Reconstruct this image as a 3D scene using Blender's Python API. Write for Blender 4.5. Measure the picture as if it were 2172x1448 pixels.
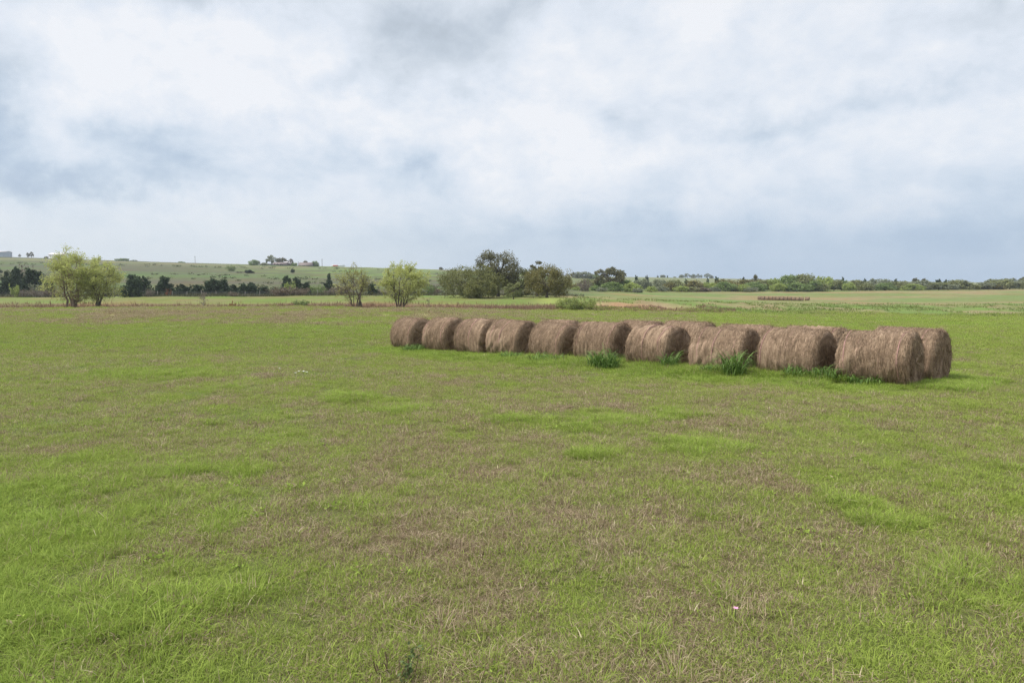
import bpy, math, random
import numpy as np
from mathutils import Vector, Matrix

R = math.radians
for o in list(bpy.data.objects):
    bpy.data.objects.remove(o)
S = bpy.context.scene
COL = S.collection

# ------------------------------------------------------------------ camera
F = 1448.0                     # focal length in photo pixels (24 mm equivalent)
HOR = 610.0                    # photo row of the true horizon
EYE = 1.7
PITCH = math.atan((724 - HOR) / F)
cam = bpy.data.objects.new('camera', bpy.data.cameras.new('camera'))
COL.objects.link(cam)
cam.location = (0, 0, EYE)
cam.rotation_euler = (math.pi / 2 - PITCH, 0, 0)
cam.data.sensor_width = 36
cam.data.lens = 24
cam.data.clip_start = 0.05
cam.data.clip_end = 20000
S.camera = cam

# ------------------------------------------------------------------ exposure, sun
S.view_settings.view_transform = 'Standard'
S.view_settings.look = 'None'
S.view_settings.exposure = 0.12
S.view_settings.gamma = 1.0
S.view_settings.use_curve_mapping = False
S.cycles.max_bounces = 8
S.cycles.transparent_max_bounces = 4
S.cycles.volume_bounces = 0
S.cycles.use_denoising = True
S.cycles.denoising_prefilter = 'NONE'

SUN_EL, SUN_AZ = 55.0, -100.0     # azimuth measured from +Y (view) towards +X; the sun stands to the left
sl = bpy.data.lights.new('sun', 'SUN')
sl.energy = 4.2
sl.angle = R(10)
sl.color = (1.0, 0.955, 0.89)
sun = bpy.data.objects.new('sun', sl)
COL.objects.link(sun)
sd = Vector((math.sin(R(SUN_AZ)) * math.cos(R(SUN_EL)), math.cos(R(SUN_AZ)) * math.cos(R(SUN_EL)), math.sin(R(SUN_EL))))
sun.rotation_euler = sd.to_track_quat('Z', 'Y').to_euler()
sun.location = (-30, 10, 60)


def ray(px, py):
    """photo pixel -> (x/y, slope) of its view ray in the world"""
    X, Z = (px - 1086) / F, (724 - py) / F
    cy = math.cos(PITCH) + math.sin(PITCH) * Z
    return X / cy, (math.cos(PITCH) * Z - math.sin(PITCH)) / cy


# ------------------------------------------------------------------ node helper
class NT:
    def __init__(s, tree):
        s.t = tree
        s.n = tree.nodes
        s.n.clear()

    def node(s, ty, **kw):
        nd = s.n.new(ty)
        ins = kw.pop('ins', {})
        for k, v in kw.items():
            setattr(nd, k, v)
        for k, v in ins.items():
            s.set(nd.inputs[k], v)
        return nd

    def set(s, sock, v):
        if isinstance(v, bpy.types.NodeSocket):
            s.t.links.new(v, sock)
        else:
            if isinstance(v, tuple) and len(v) == 3 and sock.type == 'RGBA':
                v = v + (1,)
            sock.default_value = v

    def m(s, op, a, b=0.0, c=0.0, clamp=False):
        nd = s.n.new('ShaderNodeMath')
        nd.operation = op
        nd.use_clamp = clamp
        for i, v in enumerate((a, b, c)):
            s.set(nd.inputs[i], v)
        return nd.outputs[0]

    def vm(s, op, a, b=(0, 0, 0)):
        nd = s.n.new('ShaderNodeVectorMath')
        nd.operation = op
        s.set(nd.inputs[0], a)
        s.set(nd.inputs[1], b)
        return nd.outputs['Value'] if op in ('DOT_PRODUCT', 'LENGTH') else nd.outputs[0]

    def mix(s, f, a, b, blend='MIX'):
        nd = s.n.new('ShaderNodeMix')
        nd.data_type = 'RGBA'
        nd.blend_type = blend
        nd.clamp_factor = True
        s.set(nd.inputs[0], f)
        s.set(nd.inputs[6], a)
        s.set(nd.inputs[7], b)
        return nd.outputs[2]

    def noise(s, vec, scale, detail=4, rough=0.5, dist=0.0, color=False, lac=2.0):
        nd = s.n.new('ShaderNodeTexNoise')
        if vec is not None:
            s.set(nd.inputs['Vector'], vec)
        nd.inputs['Scale'].default_value = scale
        nd.inputs['Detail'].default_value = detail
        nd.inputs['Roughness'].default_value = rough
        nd.inputs['Distortion'].default_value = dist
        nd.inputs['Lacunarity'].default_value = lac
        return nd.outputs['Color' if color else 'Fac']

    def ramp(s, f, stops, interp='LINEAR'):
        nd = s.n.new('ShaderNodeValToRGB')
        cr = nd.color_ramp
        cr.interpolation = interp
        while len(cr.elements) < len(stops):
            cr.elements.new(0.5)
        for e, (p, c) in zip(cr.elements, stops):
            e.position = p
            e.color = tuple(c) + (1,) if len(c) == 3 else c
        s.set(nd.inputs[0], f)
        return nd.outputs[0]

    def rng(s, v, a, b, c=0.0, d=1.0, smooth=True):
        nd = s.n.new('ShaderNodeMapRange')
        nd.interpolation_type = 'SMOOTHSTEP' if smooth else 'LINEAR'
        for i, q in enumerate((v, a, b, c, d)):
            s.set(nd.inputs[i], q)
        return nd.outputs[0]

    def attr(s, name, inst=False, out='Fac'):
        nd = s.n.new('ShaderNodeAttribute')
        nd.attribute_name = name
        nd.attribute_type = 'INSTANCER' if inst else 'GEOMETRY'
        return nd.outputs[out]


# ------------------------------------------------------------------ world: cloudy sky
W = bpy.data.worlds.new('World')
S.world = W
W.use_nodes = True
w = NT(W.node_tree)
SKY_STRENGTH = 0.1
d = w.node('ShaderNodeTexCoord').outputs['Generated']
d = w.vm('NORMALIZE', d)
sep = w.node('ShaderNodeSeparateXYZ', ins={0: d})
dx, dy, dz = sep.outputs
lxy = w.m('SQRT', w.m('ADD', w.m('MULTIPLY', dx, dx), w.m('MULTIPLY', dy, dy)))
az = w.m('ARCTAN2', dx, dy)
el = w.m('DIVIDE', dz, w.m('MAXIMUM', lxy, 0.02))
# coordinates on a flat cloud deck
den = w.m('ADD', w.m('MAXIMUM', dz, 0.0), 0.30)
cp = w.node('ShaderNodeCombineXYZ', ins={0: w.m('DIVIDE', dx, den), 1: w.m('DIVIDE', dy, den), 2: 0.0}).outputs[0]
warp = w.noise(cp, 1.6, 4, 0.55, color=True)
warpv = w.vm('SUBTRACT', warp, (0.5, 0.5, 0.5))
cpw = w.vm('ADD', cp, w.vm('MULTIPLY', warpv, (0.55, 0.55, 0.0)))
n1 = w.noise(cpw, 1.7, 7, 0.52)
dq = w.vm('ADD', w.vm('MULTIPLY', d, (1.0, 1.0, 1.45)), w.vm('MULTIPLY', warpv, (.10, .10, .10)))
n2 = w.noise(w.vm('ADD', dq, (3.3, 2.1, 5.0)), 5.2, 8, 0.58)
n3 = w.noise(w.vm('ADD', dq, (1.3, 9.1, 0.0)), 15.0, 6, 0.6)
ws = w.node('ShaderNodeSeparateXYZ', ins={0: w.noise(d, 5.5, 5, 0.55, color=True)})
ws2 = w.node('ShaderNodeSeparateXYZ', ins={0: w.noise(d, 17.0, 5, 0.6, color=True)})
azw = w.m('ADD', az, w.m('MULTIPLY', w.m('SUBTRACT', ws.outputs[0], 0.5), 0.26))
elw = w.m('ADD', el, w.m('MULTIPLY', w.m('SUBTRACT', ws.outputs[1], 0.5), 0.15))
azw = w.m('ADD', azw, w.m('MULTIPLY', w.m('SUBTRACT', ws2.outputs[0], 0.5), 0.13))
elw = w.m('ADD', elw, w.m('MULTIPLY', w.m('SUBTRACT', ws2.outputs[1], 0.5), 0.09))
val = w.m('ADD', 0.74, w.m('MULTIPLY', w.m('SUBTRACT', n1, 0.5), 0.70))
val = w.m('ADD', val, w.m('MULTIPLY', w.m('SUBTRACT', n2, 0.5), 1.25))
val = w.m('ADD', val, w.m('MULTIPLY', w.m('SUBTRACT', n3, 0.5), 0.72))
# thick and thin places of the cloud deck: direction, spread, amount
for px, py, sx, sy, amp in [
    (20, 215, 130, 140, -.42), (150, 362, 280, 48, -.46), (290, 80, 200, 100, .12), (620, 120, 260, 110, .30),
    (400, 0, 190, 46, -.34), (900, 120, 150, 80, -.32), (1090, 30, 170, 70, -.32), (730, 190, 90, 34, -.25),
    (900, 285, 260, 70, .28), (300, 282, 100, 34, -.24), (560, 270, 70, 40, -.15), (650, 345, 240, 70, -.22), (860, 385, 90, 40, -.16),
    (1180, 340, 220, 90, .22), (430, 445, 230, 50, .10), (1320, 240, 110, 30, -.20), (1560, 265, 170, 26, -.18),
    (1500, 90, 350, 90, .10), (2100, 20, 120, 60, -.18), (1960, 215, 300, 34, -.20), (1760, 160, 300, 30, .10),
    (2000, 330, 300, 40, .05), (1900, 520, 560, 60, -.26), (1350, 500, 330, 60, -.18), (1000, 520, 220, 50, -.18), (1980, 425, 170, 26, .14)]:
    u0, v0 = ray(px, py)
    a0 = math.atan(u0)
    ca = math.cos(a0)
    sa, sv = sx / F * ca * ca, sy / F * ca
    e0 = v0 * ca
    qa = w.m('DIVIDE', w.m('SUBTRACT', azw, a0), sa)
    qe = w.m('DIVIDE', w.m('SUBTRACT', elw, e0), sv)
    g = w.m('EXPONENT', w.m('MULTIPLY', w.m('ADD', w.m('MULTIPLY', qa, qa), w.m('MULTIPLY', qe, qe)), -1.0))
    val = w.m('MULTIPLY_ADD', g, amp * 1.15, val)
val = w.m('MULTIPLY_ADD', w.m('SUBTRACT', val, .70), 1.1, .68)
blue = w.ramp(val, [(0.0, (.39, .49, .635)), (.28, (.50, .595, .715)), (.5, (.62, .70, .80)), (.72, (.72, .775, .855)), (.95, (.81, .84, .89)), (1.0, (.84, .86, .90))])
grey = w.ramp(val, [(0.0, (.43, .49, .56)), (.28, (.53, .595, .675)), (.5, (.63, .69, .765)), (.72, (.72, .775, .855)), (.95, (.81, .84, .89)), (1.0, (.84, .86, .90))])
cloud = w.mix(w.rng(elw, .18, .33), blue, grey)
# pale haze towards the horizon, a bluer veil to the right
hz = w.mix(w.rng(az, -0.45, 0.35), (.66, .72, .775), (.42, .53, .675))
cloud = w.mix(w.rng(el, 0.0, 0.17, 0.9, 0.0), cloud, hz)
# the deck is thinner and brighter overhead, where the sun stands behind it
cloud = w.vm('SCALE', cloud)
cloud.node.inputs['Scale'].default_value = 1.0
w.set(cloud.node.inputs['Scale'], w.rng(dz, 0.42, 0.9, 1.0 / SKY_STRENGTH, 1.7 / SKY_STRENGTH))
sky = w.node('ShaderNodeTexSky', sky_type='NISHITA', sun_disc=False, sun_elevation=R(SUN_EL), sun_rotation=R(SUN_AZ), altitude=150, dust_density=2.0).outputs[0]
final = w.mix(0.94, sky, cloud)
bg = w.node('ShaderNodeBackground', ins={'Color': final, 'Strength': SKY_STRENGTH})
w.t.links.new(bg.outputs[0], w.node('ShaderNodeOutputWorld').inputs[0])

# ------------------------------------------------------------------ numpy noise


def _hash(ix, iy, seed):
    h = (ix.astype(np.int64) * 374761393 + iy.astype(np.int64) * 668265263 + seed * 974634777) & 0xFFFFFFFF
    h = ((h ^ (h >> 13)) * 1274126177) & 0xFFFFFFFF
    h = h ^ (h >> 16)
    return (h & 0xFFFFFF) / float(0xFFFFFF)


def vnoise(x, y, seed=0):
    x0, y0 = np.floor(x), np.floor(y)
    fx, fy = x - x0, y - y0
    fx, fy = fx * fx * (3 - 2 * fx), fy * fy * (3 - 2 * fy)
    a, b = _hash(x0, y0, seed), _hash(x0 + 1, y0, seed)
    c, e = _hash(x0, y0 + 1, seed), _hash(x0 + 1, y0 + 1, seed)
    return (a * (1 - fx) + b * fx) * (1 - fy) + (c * (1 - fx) + e * fx) * fy


def fbm(x, y, seed=0, octv=4, rough=0.5):
    s, amp, tot = 0, 1.0, 0
    x, y = np.asarray(x, float), np.asarray(y, float)
    for i in range(octv):
        s = s + amp * vnoise(x, y, seed + i * 17)
        tot += amp
        amp *= rough
        x, y = x * 2.03 + 5.1, y * 2.03 + 1.7
    return s / tot


def sstep(a, b, x):
    t = np.clip((x - a) / (b - a), 0, 1)
    return t * t * (3 - 2 * t)


# ------------------------------------------------------------------ terrain
# photo column -> knots (distance, photo row of the ground there); a None row means the height is given instead
NEAR = [(1.0, None, -.031), (10, None, -.31), (27, None, -.84)]
TERR = {
    -700: [(45, 697), (70, 669), (100, 652), (106, None, -2.5), (113, 641), (175, 632), (190, 630), (640, 540), (700, 536)],
    0: [(45, 697), (70, 669), (100, 652), (106, None, -2.5), (113, 641), (175, 632), (190, 629.5), (640, 545), (700, 543)],
    400: [(45, 697), (70, 669), (100, 651), (106, None, -2.4), (113, 641), (178, 629), (196, 627), (640, 559), (700, 557)],
    700: [(45, 697), (70, 669), (100, 650), (106, None, -2.3), (113, 640), (180, 627), (200, 625), (640, 566), (700, 564)],
    930: [(45, 698), (70, 671), (100, 653), (106, None, -2.3), (113, 643), (180, 626), (200, 624), (640, 573), (700, 571)],
    1100: [(45, 699), (70, 673), (100, 656), (106, None, -2.2), (113, 646), (150, 632), (200, 624), (640, 578), (760, 576)],
    1250: [(45, 700), (70, 677), (98, 660), (103, 658), (124, 636), (160, 630), (260, 620), (400, 612), (1000, 585)],
    1450: [(45, 702), (70, 681), (100, 663), (105, 660), (126, 641), (160, 640), (230, 636), (330, 618), (450, 611), (1100, 588)],
    1700: [(45, 704), (70, 685), (100, 669), (106, 665), (128, 649), (160, 645), (232, 639.5), (340, 617), (500, 610), (1200, 594)],
    2172: [(45, 706), (70, 689), (100, 673), (110, 666), (130, 653), (180, 643), (240, 632), (380, 613), (600, 608), (1200, 600)],
    2900: [(45, 706), (70, 690), (100, 674), (110, 667), (130, 655), (180, 644), (240, 632), (380, 612), (600, 606), (1200, 600)],
}
NK = 700
LD = np.linspace(math.log(1.0), math.log(9000.0), NK)


def _gauss(a, sig, axis):
    k = np.arange(-int(3 * sig), int(3 * sig) + 1)
    g = np.exp(-.5 * (k / sig) ** 2)
    g /= g.sum()
    pad = [(0, 0)] * a.ndim
    pad[axis] = (len(k) // 2,) * 2
    return np.apply_along_axis(lambda v: np.convolve(v, g, 'valid'), axis, np.pad(a, pad, mode='edge'))


_cu, _cz = [], []
for _c in sorted(TERR):
    ks = NEAR + TERR[_c]
    D_ = [k[0] for k in ks]
    Z_ = [k[2] if k[1] is None else EYE + k[0] * ray(_c, k[1])[1] for k in ks]
    D_ += [D_[-1] * 1.25, 9000]
    Z_ += [Z_[-1] - 2.0, Z_[-1] - 60.0]
    _cu.append((_c - 1086) / F)
    _cz.append(np.interp(np.exp(LD), D_, Z_))
NU = 400
UU = np.linspace(_cu[0], _cu[-1], NU)
_cz = np.array(_cz)
TAB = np.array([np.interp(UU, _cu, _cz[:, k]) for k in range(NK)])        # [depth, u]
TAB = _gauss(_gauss(TAB, 2.2, 0), 9.0, 1)


def hgt(x, y):
    x, y = np.asarray(x, float), np.asarray(y, float)
    yy = np.maximum(y, 1.0)
    u = np.clip(x / yy, UU[0], UU[-1])
    fk = np.clip((np.log(yy) - LD[0]) / (LD[1] - LD[0]), 0, NK - 1.001)
    fu = np.clip((u - UU[0]) / (UU[1] - UU[0]), 0, NU - 1.001)
    k, j = fk.astype(int), fu.astype(int)
    a, b = fk - k, fu - j
    z = (TAB[k, j] * (1 - a) + TAB[k + 1, j] * a) * (1 - b) + (TAB[k, j + 1] * (1 - a) + TAB[k + 1, j + 1] * a) * b
    z = np.where(y < 1, -0.031 * np.maximum(y, -40), z)
    z = z + (fbm(x * .55, y * .55, 3, 3) - .5) * .10 * sstep(300, 100, y) + (fbm(x * .09, y * .09, 9, 3) - .5) * .5 * sstep(30, 70, y)
    # rough tussocky bank beyond the field on the right
    bank = sstep(98, 106, y) * sstep(190, 140, y) * sstep(.05, .14, x / yy)
    return z + bank * (fbm(x * .35, y * .35, 21, 3) - .5) * 0.9


def at(px, D):
    x = ray(px, 640)[0] * D
    return Vector((x, D, float(hgt(x, D))))


def topz(px, py, D):
    return EYE + D * ray(px, py)[1]


# how much of the sward is dead, straw coloured grass; and how lush the green is
BA = np.array([8.369, 15.472])        # middle of the nearest bale of the front row
BD = np.array([-.69855, .71557])
BL = 18.7


def bale_dist(x, y):
    """(along row, distance in front of the front row)"""
    rx, ry = x - BA[0], y - BA[1]
    al = rx * BD[0] + ry * BD[1]
    pr = -(rx * -BD[1] + ry * BD[0])
    return al, pr * -1


def sward(x, y):
    yy = np.maximum(y, .5)
    u = x / yy
    n = fbm(x * .32, y * .32, 40, 4, .6)
    nf = fbm(x * 1.6, y * 1.3, 55, 3, .6)
    nb = fbm(x * .07, y * .09, 77, 3)
    n5 = fbm(x * 2.6, y * 2.0, 66, 3, .6)
    dry = .40 + (n - .5) * .28 + (nf - .5) * .75 + (n5 - .5) * 1.0 + (nb - .5) * .2
    dry -= .08 * sstep(9, 24, y) + .05 * sstep(20, 40, y)
    left = sstep(-.18, -.66, u + (n - .5) * .5) * sstep(10, 5, y)
    dry -= left * .42
    dry -= .14 * sstep(.35, .7, u)
    al, fr = bale_dist(x, y)
    strip = sstep(-1.5, 0.3, al) * sstep(BL + 1.5, BL - .5, al) * sstep(3.4, .6, fr) * sstep(-4.5, -3.2, fr)
    dry -= strip * .8
    lush = np.clip(left * .55 + strip + sstep(.66, .8, fbm(x * .5, y * .5, 91, 3)) * .45 + sstep(.55, .7, n) * -.2, 0, 1)
    # broken line of dead clumps towards the creek
    bc = sstep(48, 58, y) * sstep(98, 88, y) * sstep(.06, -.1, u)
    dry += bc * (sstep(.45, .64, fbm(x * .22, y * .10, 131, 3, .6)) * 1.0)
    return np.clip(dry, .03, .97), np.clip(lush, 0, 1)


# ------------------------------------------------------------------ mesh building
class MB:
    def __init__(s):
        s.v, s.q, s.t, s.rq, s.rt, s.n = [], [], [], [], [], 0

    def add(s, v, q=None, t=None, r=None):
        v = np.asarray(v, np.float32).reshape(-1, 3)
        if q is not None and len(q):
            q = np.asarray(q, np.int64).reshape(-1, 4)
            s.q.append(q + s.n)
            s.rq.append(np.broadcast_to(np.asarray(.5 if r is None else r, np.float32), (len(q),)))
        if t is not None and len(t):
            t = np.asarray(t, np.int64).reshape(-1, 3)
            s.t.append(t + s.n)
            s.rt.append(np.broadcast_to(np.asarray(.5 if r is None else r, np.float32), (len(t),)))
        s.v.append(v)
        s.n += len(v)
        return s

    def mesh(s, name, mat, smooth=False, uv=None):
        me = bpy.data.meshes.new(name)
        v = np.concatenate(s.v)
        q = np.concatenate(s.q) if s.q else np.zeros((0, 4), int)
        t = np.concatenate(s.t) if s.t else np.zeros((0, 3), int)
        me.vertices.add(len(v))
        me.vertices.foreach_set('co', v.ravel())
        loops = np.concatenate([q.ravel(), t.ravel()]).astype(np.int32)
        me.loops.add(len(loops))
        me.loops.foreach_set('vertex_index', loops)
        st = np.concatenate([np.arange(len(q)) * 4, len(q) * 4 + np.arange(len(t)) * 3]).astype(np.int32)
        me.polygons.add(len(st))
        me.polygons.foreach_set('loop_start', st)
        if smooth:
            me.polygons.foreach_set('use_smooth', np.ones(len(st), bool))
        a = me.attributes.new('rnd', 'FLOAT', 'FACE')
        a.data.foreach_set('value', np.concatenate([np.asarray(x, np.float32) for x in s.rq + s.rt]) if len(st) else [])
        me.update(calc_edges=True)
        me.materials.append(mat)
        return me

    def build(s, name, mat, parent=None, smooth=False, loc=None):
        return link(name, s.mesh(name, mat, smooth), parent, loc)


def link(name, me, parent=None, loc=None):
    o = bpy.data.objects.new(name, me)
    COL.objects.link(o)
    if parent is not None:
        o.parent = parent
    if loc is not None:
        o.location = loc
    return o


def tag(o, label, cat, group=None):
    o['label'] = label
    o['category'] = cat
    if group:
        o['group'] = group
    return o


def thing(name, label, cat, loc, rz=0.0, group=None, sc=None):
    o = bpy.data.objects.new(name, None)
    COL.objects.link(o)
    o.location = loc
    o.rotation_euler = (0, 0, rz)
    if sc is not None:
        o.scale = sc
    o.empty_display_size = .3
    return tag(o, label, cat, group)


def dup(src, label, loc, rz, group=None, sc=None):
    """copy of a thing with copies of its parts and sub-parts"""
    r = src.copy()
    COL.objects.link(r)
    r.location = loc
    r.rotation_euler = (0, 0, rz)
    if sc is not None:
        r.scale = sc
    r['label'] = label
    if group:
        r['group'] = group
    for ch in list(src.children):
        c = ch.copy()
        COL.objects.link(c)
        c.parent = r
        for g in list(ch.children):
            e = g.copy()
            COL.objects.link(e)
            e.parent = c
    return r


def box(mb, c, sx, sy, sz, r=.5, rot=None):
    p = np.array([[x, y, z] for x in (-.5, .5) for y in (-.5, .5) for z in (-.5, .5)]) * (sx, sy, sz)
    if rot is not None:
        p = p @ np.array(rot.to_3x3()).T
    mb.add(p + np.array(c), q=[[0, 1, 3, 2], [4, 6, 7, 5], [0, 4, 5, 1], [2, 3, 7, 6], [0, 2, 6, 4], [1, 5, 7, 3]], r=r)


def tube(mb, pts, rad, sides=5, r=.5):
    pts = np.asarray(pts, float)
    rad = np.broadcast_to(np.asarray(rad, float), (len(pts),))
    tan = np.gradient(pts, axis=0)
    tan /= np.linalg.norm(tan, axis=1)[:, None] + 1e-9
    ref = np.array([1.0, 0, 0]) if abs(tan[0][2]) > .8 else np.array([0, 0, 1.0])
    a = np.cross(tan, ref)
    a /= np.linalg.norm(a, axis=1)[:, None] + 1e-9
    b = np.cross(tan, a)
    th = np.arange(sides) * 2 * math.pi / sides
    ring = pts[:, None] + rad[:, None, None] * (a[:, None] * np.cos(th)[None, :, None] + b[:, None] * np.sin(th)[None, :, None])
    n = len(pts)
    i, j = np.meshgrid(np.arange(n - 1), np.arange(sides), indexing='ij')
    j2 = (j + 1) % sides
    q = np.stack([i * sides + j, i * sides + j2, (i + 1) * sides + j2, (i + 1) * sides + j], -1).reshape(-1, 4)
    mb.add(ring.reshape(-1, 3), q=q, r=r)


def leaves(mb, P, size, rng, rr=None, elong=1.7, up=0.0, dirs=None):
    """small rhombic leaf faces at points P"""
    n = len(P)
    if n == 0:
        return
    size = np.broadcast_to(np.asarray(size, float), (n,)) * rng.uniform(.6, 1.35, n)
    a = rng.normal(size=(n, 3)) if dirs is None else dirs + rng.normal(size=(n, 3)) * .45
    a /= np.linalg.norm(a, axis=1)[:, None]
    b = rng.normal(size=(n, 3))
    b[:, 2] *= (1 - up)
    b -= a * (a * b).sum(1)[:, None]
    b /= np.linalg.norm(b, axis=1)[:, None] + 1e-9
    a = a * (size * elong * .5)[:, None]
    b = b * (size * .5)[:, None]
    V = np.stack([P - a, P + b, P + a, P - b], 1)
    q = np.arange(n * 4).reshape(n, 4)
    mb.add(V.reshape(-1, 3), q=q, r=rng.uniform(0, 1, n) if rr is None else np.clip(rr + rng.normal(size=n) * .16, 0, 1))


# ------------------------------------------------------------------ materials
def leafmat(name, c1, c2, c3=None, trans=.35, rough=.75, nscale=.6):
    m = bpy.data.materials.new(name)
    m.use_nodes = True
    t = NT(m.node_tree)
    r = t.attr('rnd')
    co = t.node('ShaderNodeTexCoord').outputs['Object']
    big = t.noise(co, nscale, 3, .5)
    f = t.m('ADD', t.m('MULTIPLY', r, .7), t.m('MULTIPLY', t.m('SUBTRACT', big, .35), .8), clamp=True)
    c3 = c3 or c2
    colr = t.ramp(f, [(0.0, c1), (.5, c2), (1.0, c3)])
    p = t.node('ShaderNodeBsdfPrincipled', ins={'Base Color': colr, 'Roughness': rough, 'Specular IOR Level': .25})
    tr = t.node('ShaderNodeBsdfTranslucent', ins={'Color': colr})
    mx = t.node('ShaderNodeMixShader', ins={0: trans, 1: p.outputs[0], 2: tr.outputs[0]})
    t.t.links.new(mx.outputs[0], t.node('ShaderNodeOutputMaterial').inputs[0])
    return m


def plainmat(name, c1, c2, scale=6.0, rough=.85, stretch=(1, 1, 1), bump=.0):
    m = bpy.data.materials.new(name)
    m.use_nodes = True
    t = NT(m.node_tree)
    co = t.vm('MULTIPLY', t.node('ShaderNodeTexCoord').outputs['Object'], stretch)
    f = t.noise(co, scale, 5, .6)
    colr = t.ramp(f, [(.3, c1), (.7, c2)])
    p = t.node('ShaderNodeBsdfPrincipled', ins={'Base Color': colr, 'Roughness': rough, 'Specular IOR Level': .25})
    if bump:
        t.set(p.inputs['Normal'], t.node('ShaderNodeBump', ins={'Strength': bump, 'Distance': .05, 'Height': f}).outputs[0])
    t.t.links.new(p.outputs[0], t.node('ShaderNodeOutputMaterial').inputs[0])
    return m


M = {}
M['bark'] = plainmat('grey_brown_bark', (.075, .06, .045), (.16, .13, .10), 5)
M['bark_dark'] = plainmat('dark_bark', (.035, .03, .025), (.08, .065, .05), 5)
M['twig'] = plainmat('pinkish_brown_twigs', (.19, .14, .105), (.30, .22, .17), 3)
M['twig_grey'] = plainmat('grey_twigs', (.20, .175, .15), (.32, .28, .24), 3)
M['willow'] = leafmat('spring_willow_leaves', (.35, .38, .12), (.46, .49, .17), (.55, .58, .23), .5)
M['willow_sparse'] = leafmat('sparse_budding_leaves', (.27, .26, .10), (.37, .37, .13), (.44, .45, .16), .45)
M['oak'] = leafmat('olive_oak_leaves', (.09, .098, .036), (.17, .178, .06), (.26, .255, .085), .3)
M['oak_dark'] = leafmat('dark_oak_leaves', (.075, .077, .038), (.14, .135, .06), (.22, .20, .09), .25)
M['oak_rust'] = leafmat('rusty_oak_leaves', (.10, .098, .034), (.185, .17, .057), (.265, .225, .08), .28)
M['juniper'] = leafmat('juniper_scales', (.030, .050, .026), (.056, .085, .044), (.095, .13, .062), .05, .85)
M['green'] = leafmat('fresh_green_leaves', (.115, .165, .055), (.20, .27, .09), (.28, .355, .12), .4)
M['lime'] = leafmat('lime_leaves', (.21, .26, .08), (.32, .385, .11), (.41, .47, .14), .45)
M['olive'] = leafmat('dull_olive_leaves', (.135, .15, .068), (.225, .24, .10), (.31, .315, .135), .35)
M['greygreen'] = leafmat('grey_green_leaves', (.14, .165, .11), (.235, .255, .16), (.31, .325, .20), .35)
M['brush'] = leafmat('brown_brush_tips', (.11, .085, .06), (.17, .135, .095), (.23, .19, .13), .2)
M['rustleaf'] = leafmat('rust_red_dead_needles', (.16, .065, .03), (.24, .095, .04), (.30, .13, .06), .2)
M['reed'] = leafmat('willow_wand_leaves', (.20, .24, .075), (.29, .34, .10), (.37, .42, .14), .45)


def rough_mat(name, col, rough=.7, metal=0.0):
    c2 = tuple(min(1, c * 1.25) for c in col)
    return plainmat(name, tuple(c * .85 for c in col), c2, 1.2, rough)


M['pale_wall'] = rough_mat('pale_sheet_metal', (.62, .64, .66), .5)
M['grey_wall'] = rough_mat('blue_grey_sheet_metal', (.36, .41, .47), .5)
M['wood_wall'] = rough_mat('weathered_boards', (.17, .145, .13))
M['rust_roof'] = rough_mat('rusted_tin', (.17, .135, .125))
M['tin_roof'] = rough_mat('bare_tin', (.55, .52, .52), .45)
M['red'] = rough_mat('red_paint', (.42, .085, .06))
M['dark'] = rough_mat('dark_opening', (.03, .03, .032))
M['post'] = rough_mat('weathered_fence_wood', (.30, .27, .24))
M['pole'] = rough_mat('utility_pole_wood', (.13, .115, .10))
M['wire'] = rough_mat('galvanised_wire', (.25, .25, .25), .5)

# grass blades: instanced tufts carry "dry" (share of dead blades) and "hue" (lushness)
m = bpy.data.materials.new('grass_blades')
m.use_nodes = True
t = NT(m.node_tree)
rnd = t.attr('rnd')
dryv = t.attr('dry', True)
hue = t.attr('hue', True)
r2 = t.m('FRACT', t.m('MULTIPLY', rnd, 37.7))
green = t.mix(r2, (.205, .262, .048), (.345, .415, .085))
lushc = t.mix(r2, (.175, .26, .042), (.335, .445, .08))
green = t.mix(hue, green, lushc)
strawc = t.ramp(r2, [(0, (.14, .10, .06)), (.5, (.33, .25, .16)), (.85, (.46, .365, .24)), (1, (.56, .47, .33))])
isd = t.rng(t.m('SUBTRACT', dryv, rnd), -.04, .04)
colr = t.mix(isd, green, strawc)
p = t.node('ShaderNodeBsdfPrincipled', ins={'Base Color': colr, 'Roughness': .7, 'Specular IOR Level': .14})
tr = t.node('ShaderNodeBsdfTranslucent', ins={'Color': colr})
mx = t.node('ShaderNodeMixShader', ins={0: .33, 1: p.outputs[0], 2: tr.outputs[0]})
t.t.links.new(mx.outputs[0], t.node('ShaderNodeOutputMaterial').inputs[0])
M['grass'] = m

# ground: per-point sward colour, broken up by fine noise
m = bpy.data.materials.new('pasture_ground')
m.use_nodes = True
t = NT(m.node_tree)
gc = t.attr('sward', out='Color')
co = t.node('ShaderNodeTexCoord').outputs['Object']
f1 = t.noise(co, 3.0, 5, .65)
f2 = t.noise(co, .30, 4, .6)
f3 = t.noise(t.vm('MULTIPLY', co, (.5, .12, 1)), .12, 5, .6)
v = t.m('ADD', t.m('MULTIPLY', t.m('SUBTRACT', f1, .5), .9), t.m('MULTIPLY', t.m('SUBTRACT', f2, .5), .7))
tint = t.ramp(t.m('ADD', .5, t.m('MULTIPLY', t.m('SUBTRACT', t.m('ADD', f3, t.m('MULTIPLY', f2, .4)), .7), 1.4)), [(.2, (1.12, .92, .86)), (.5, (1, 1, 1)), (.8, (.86, 1.06, .8))])
colr = t.mix(1.0, gc, tint, 'MULTIPLY')
sc = t.vm('SCALE', colr)
t.set(sc.node.inputs['Scale'], t.m('ADD', 1.0, v))
p = t.node('ShaderNodeBsdfPrincipled', ins={'Base Color': sc, 'Roughness': .95, 'Specular IOR Level': .1})
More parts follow.
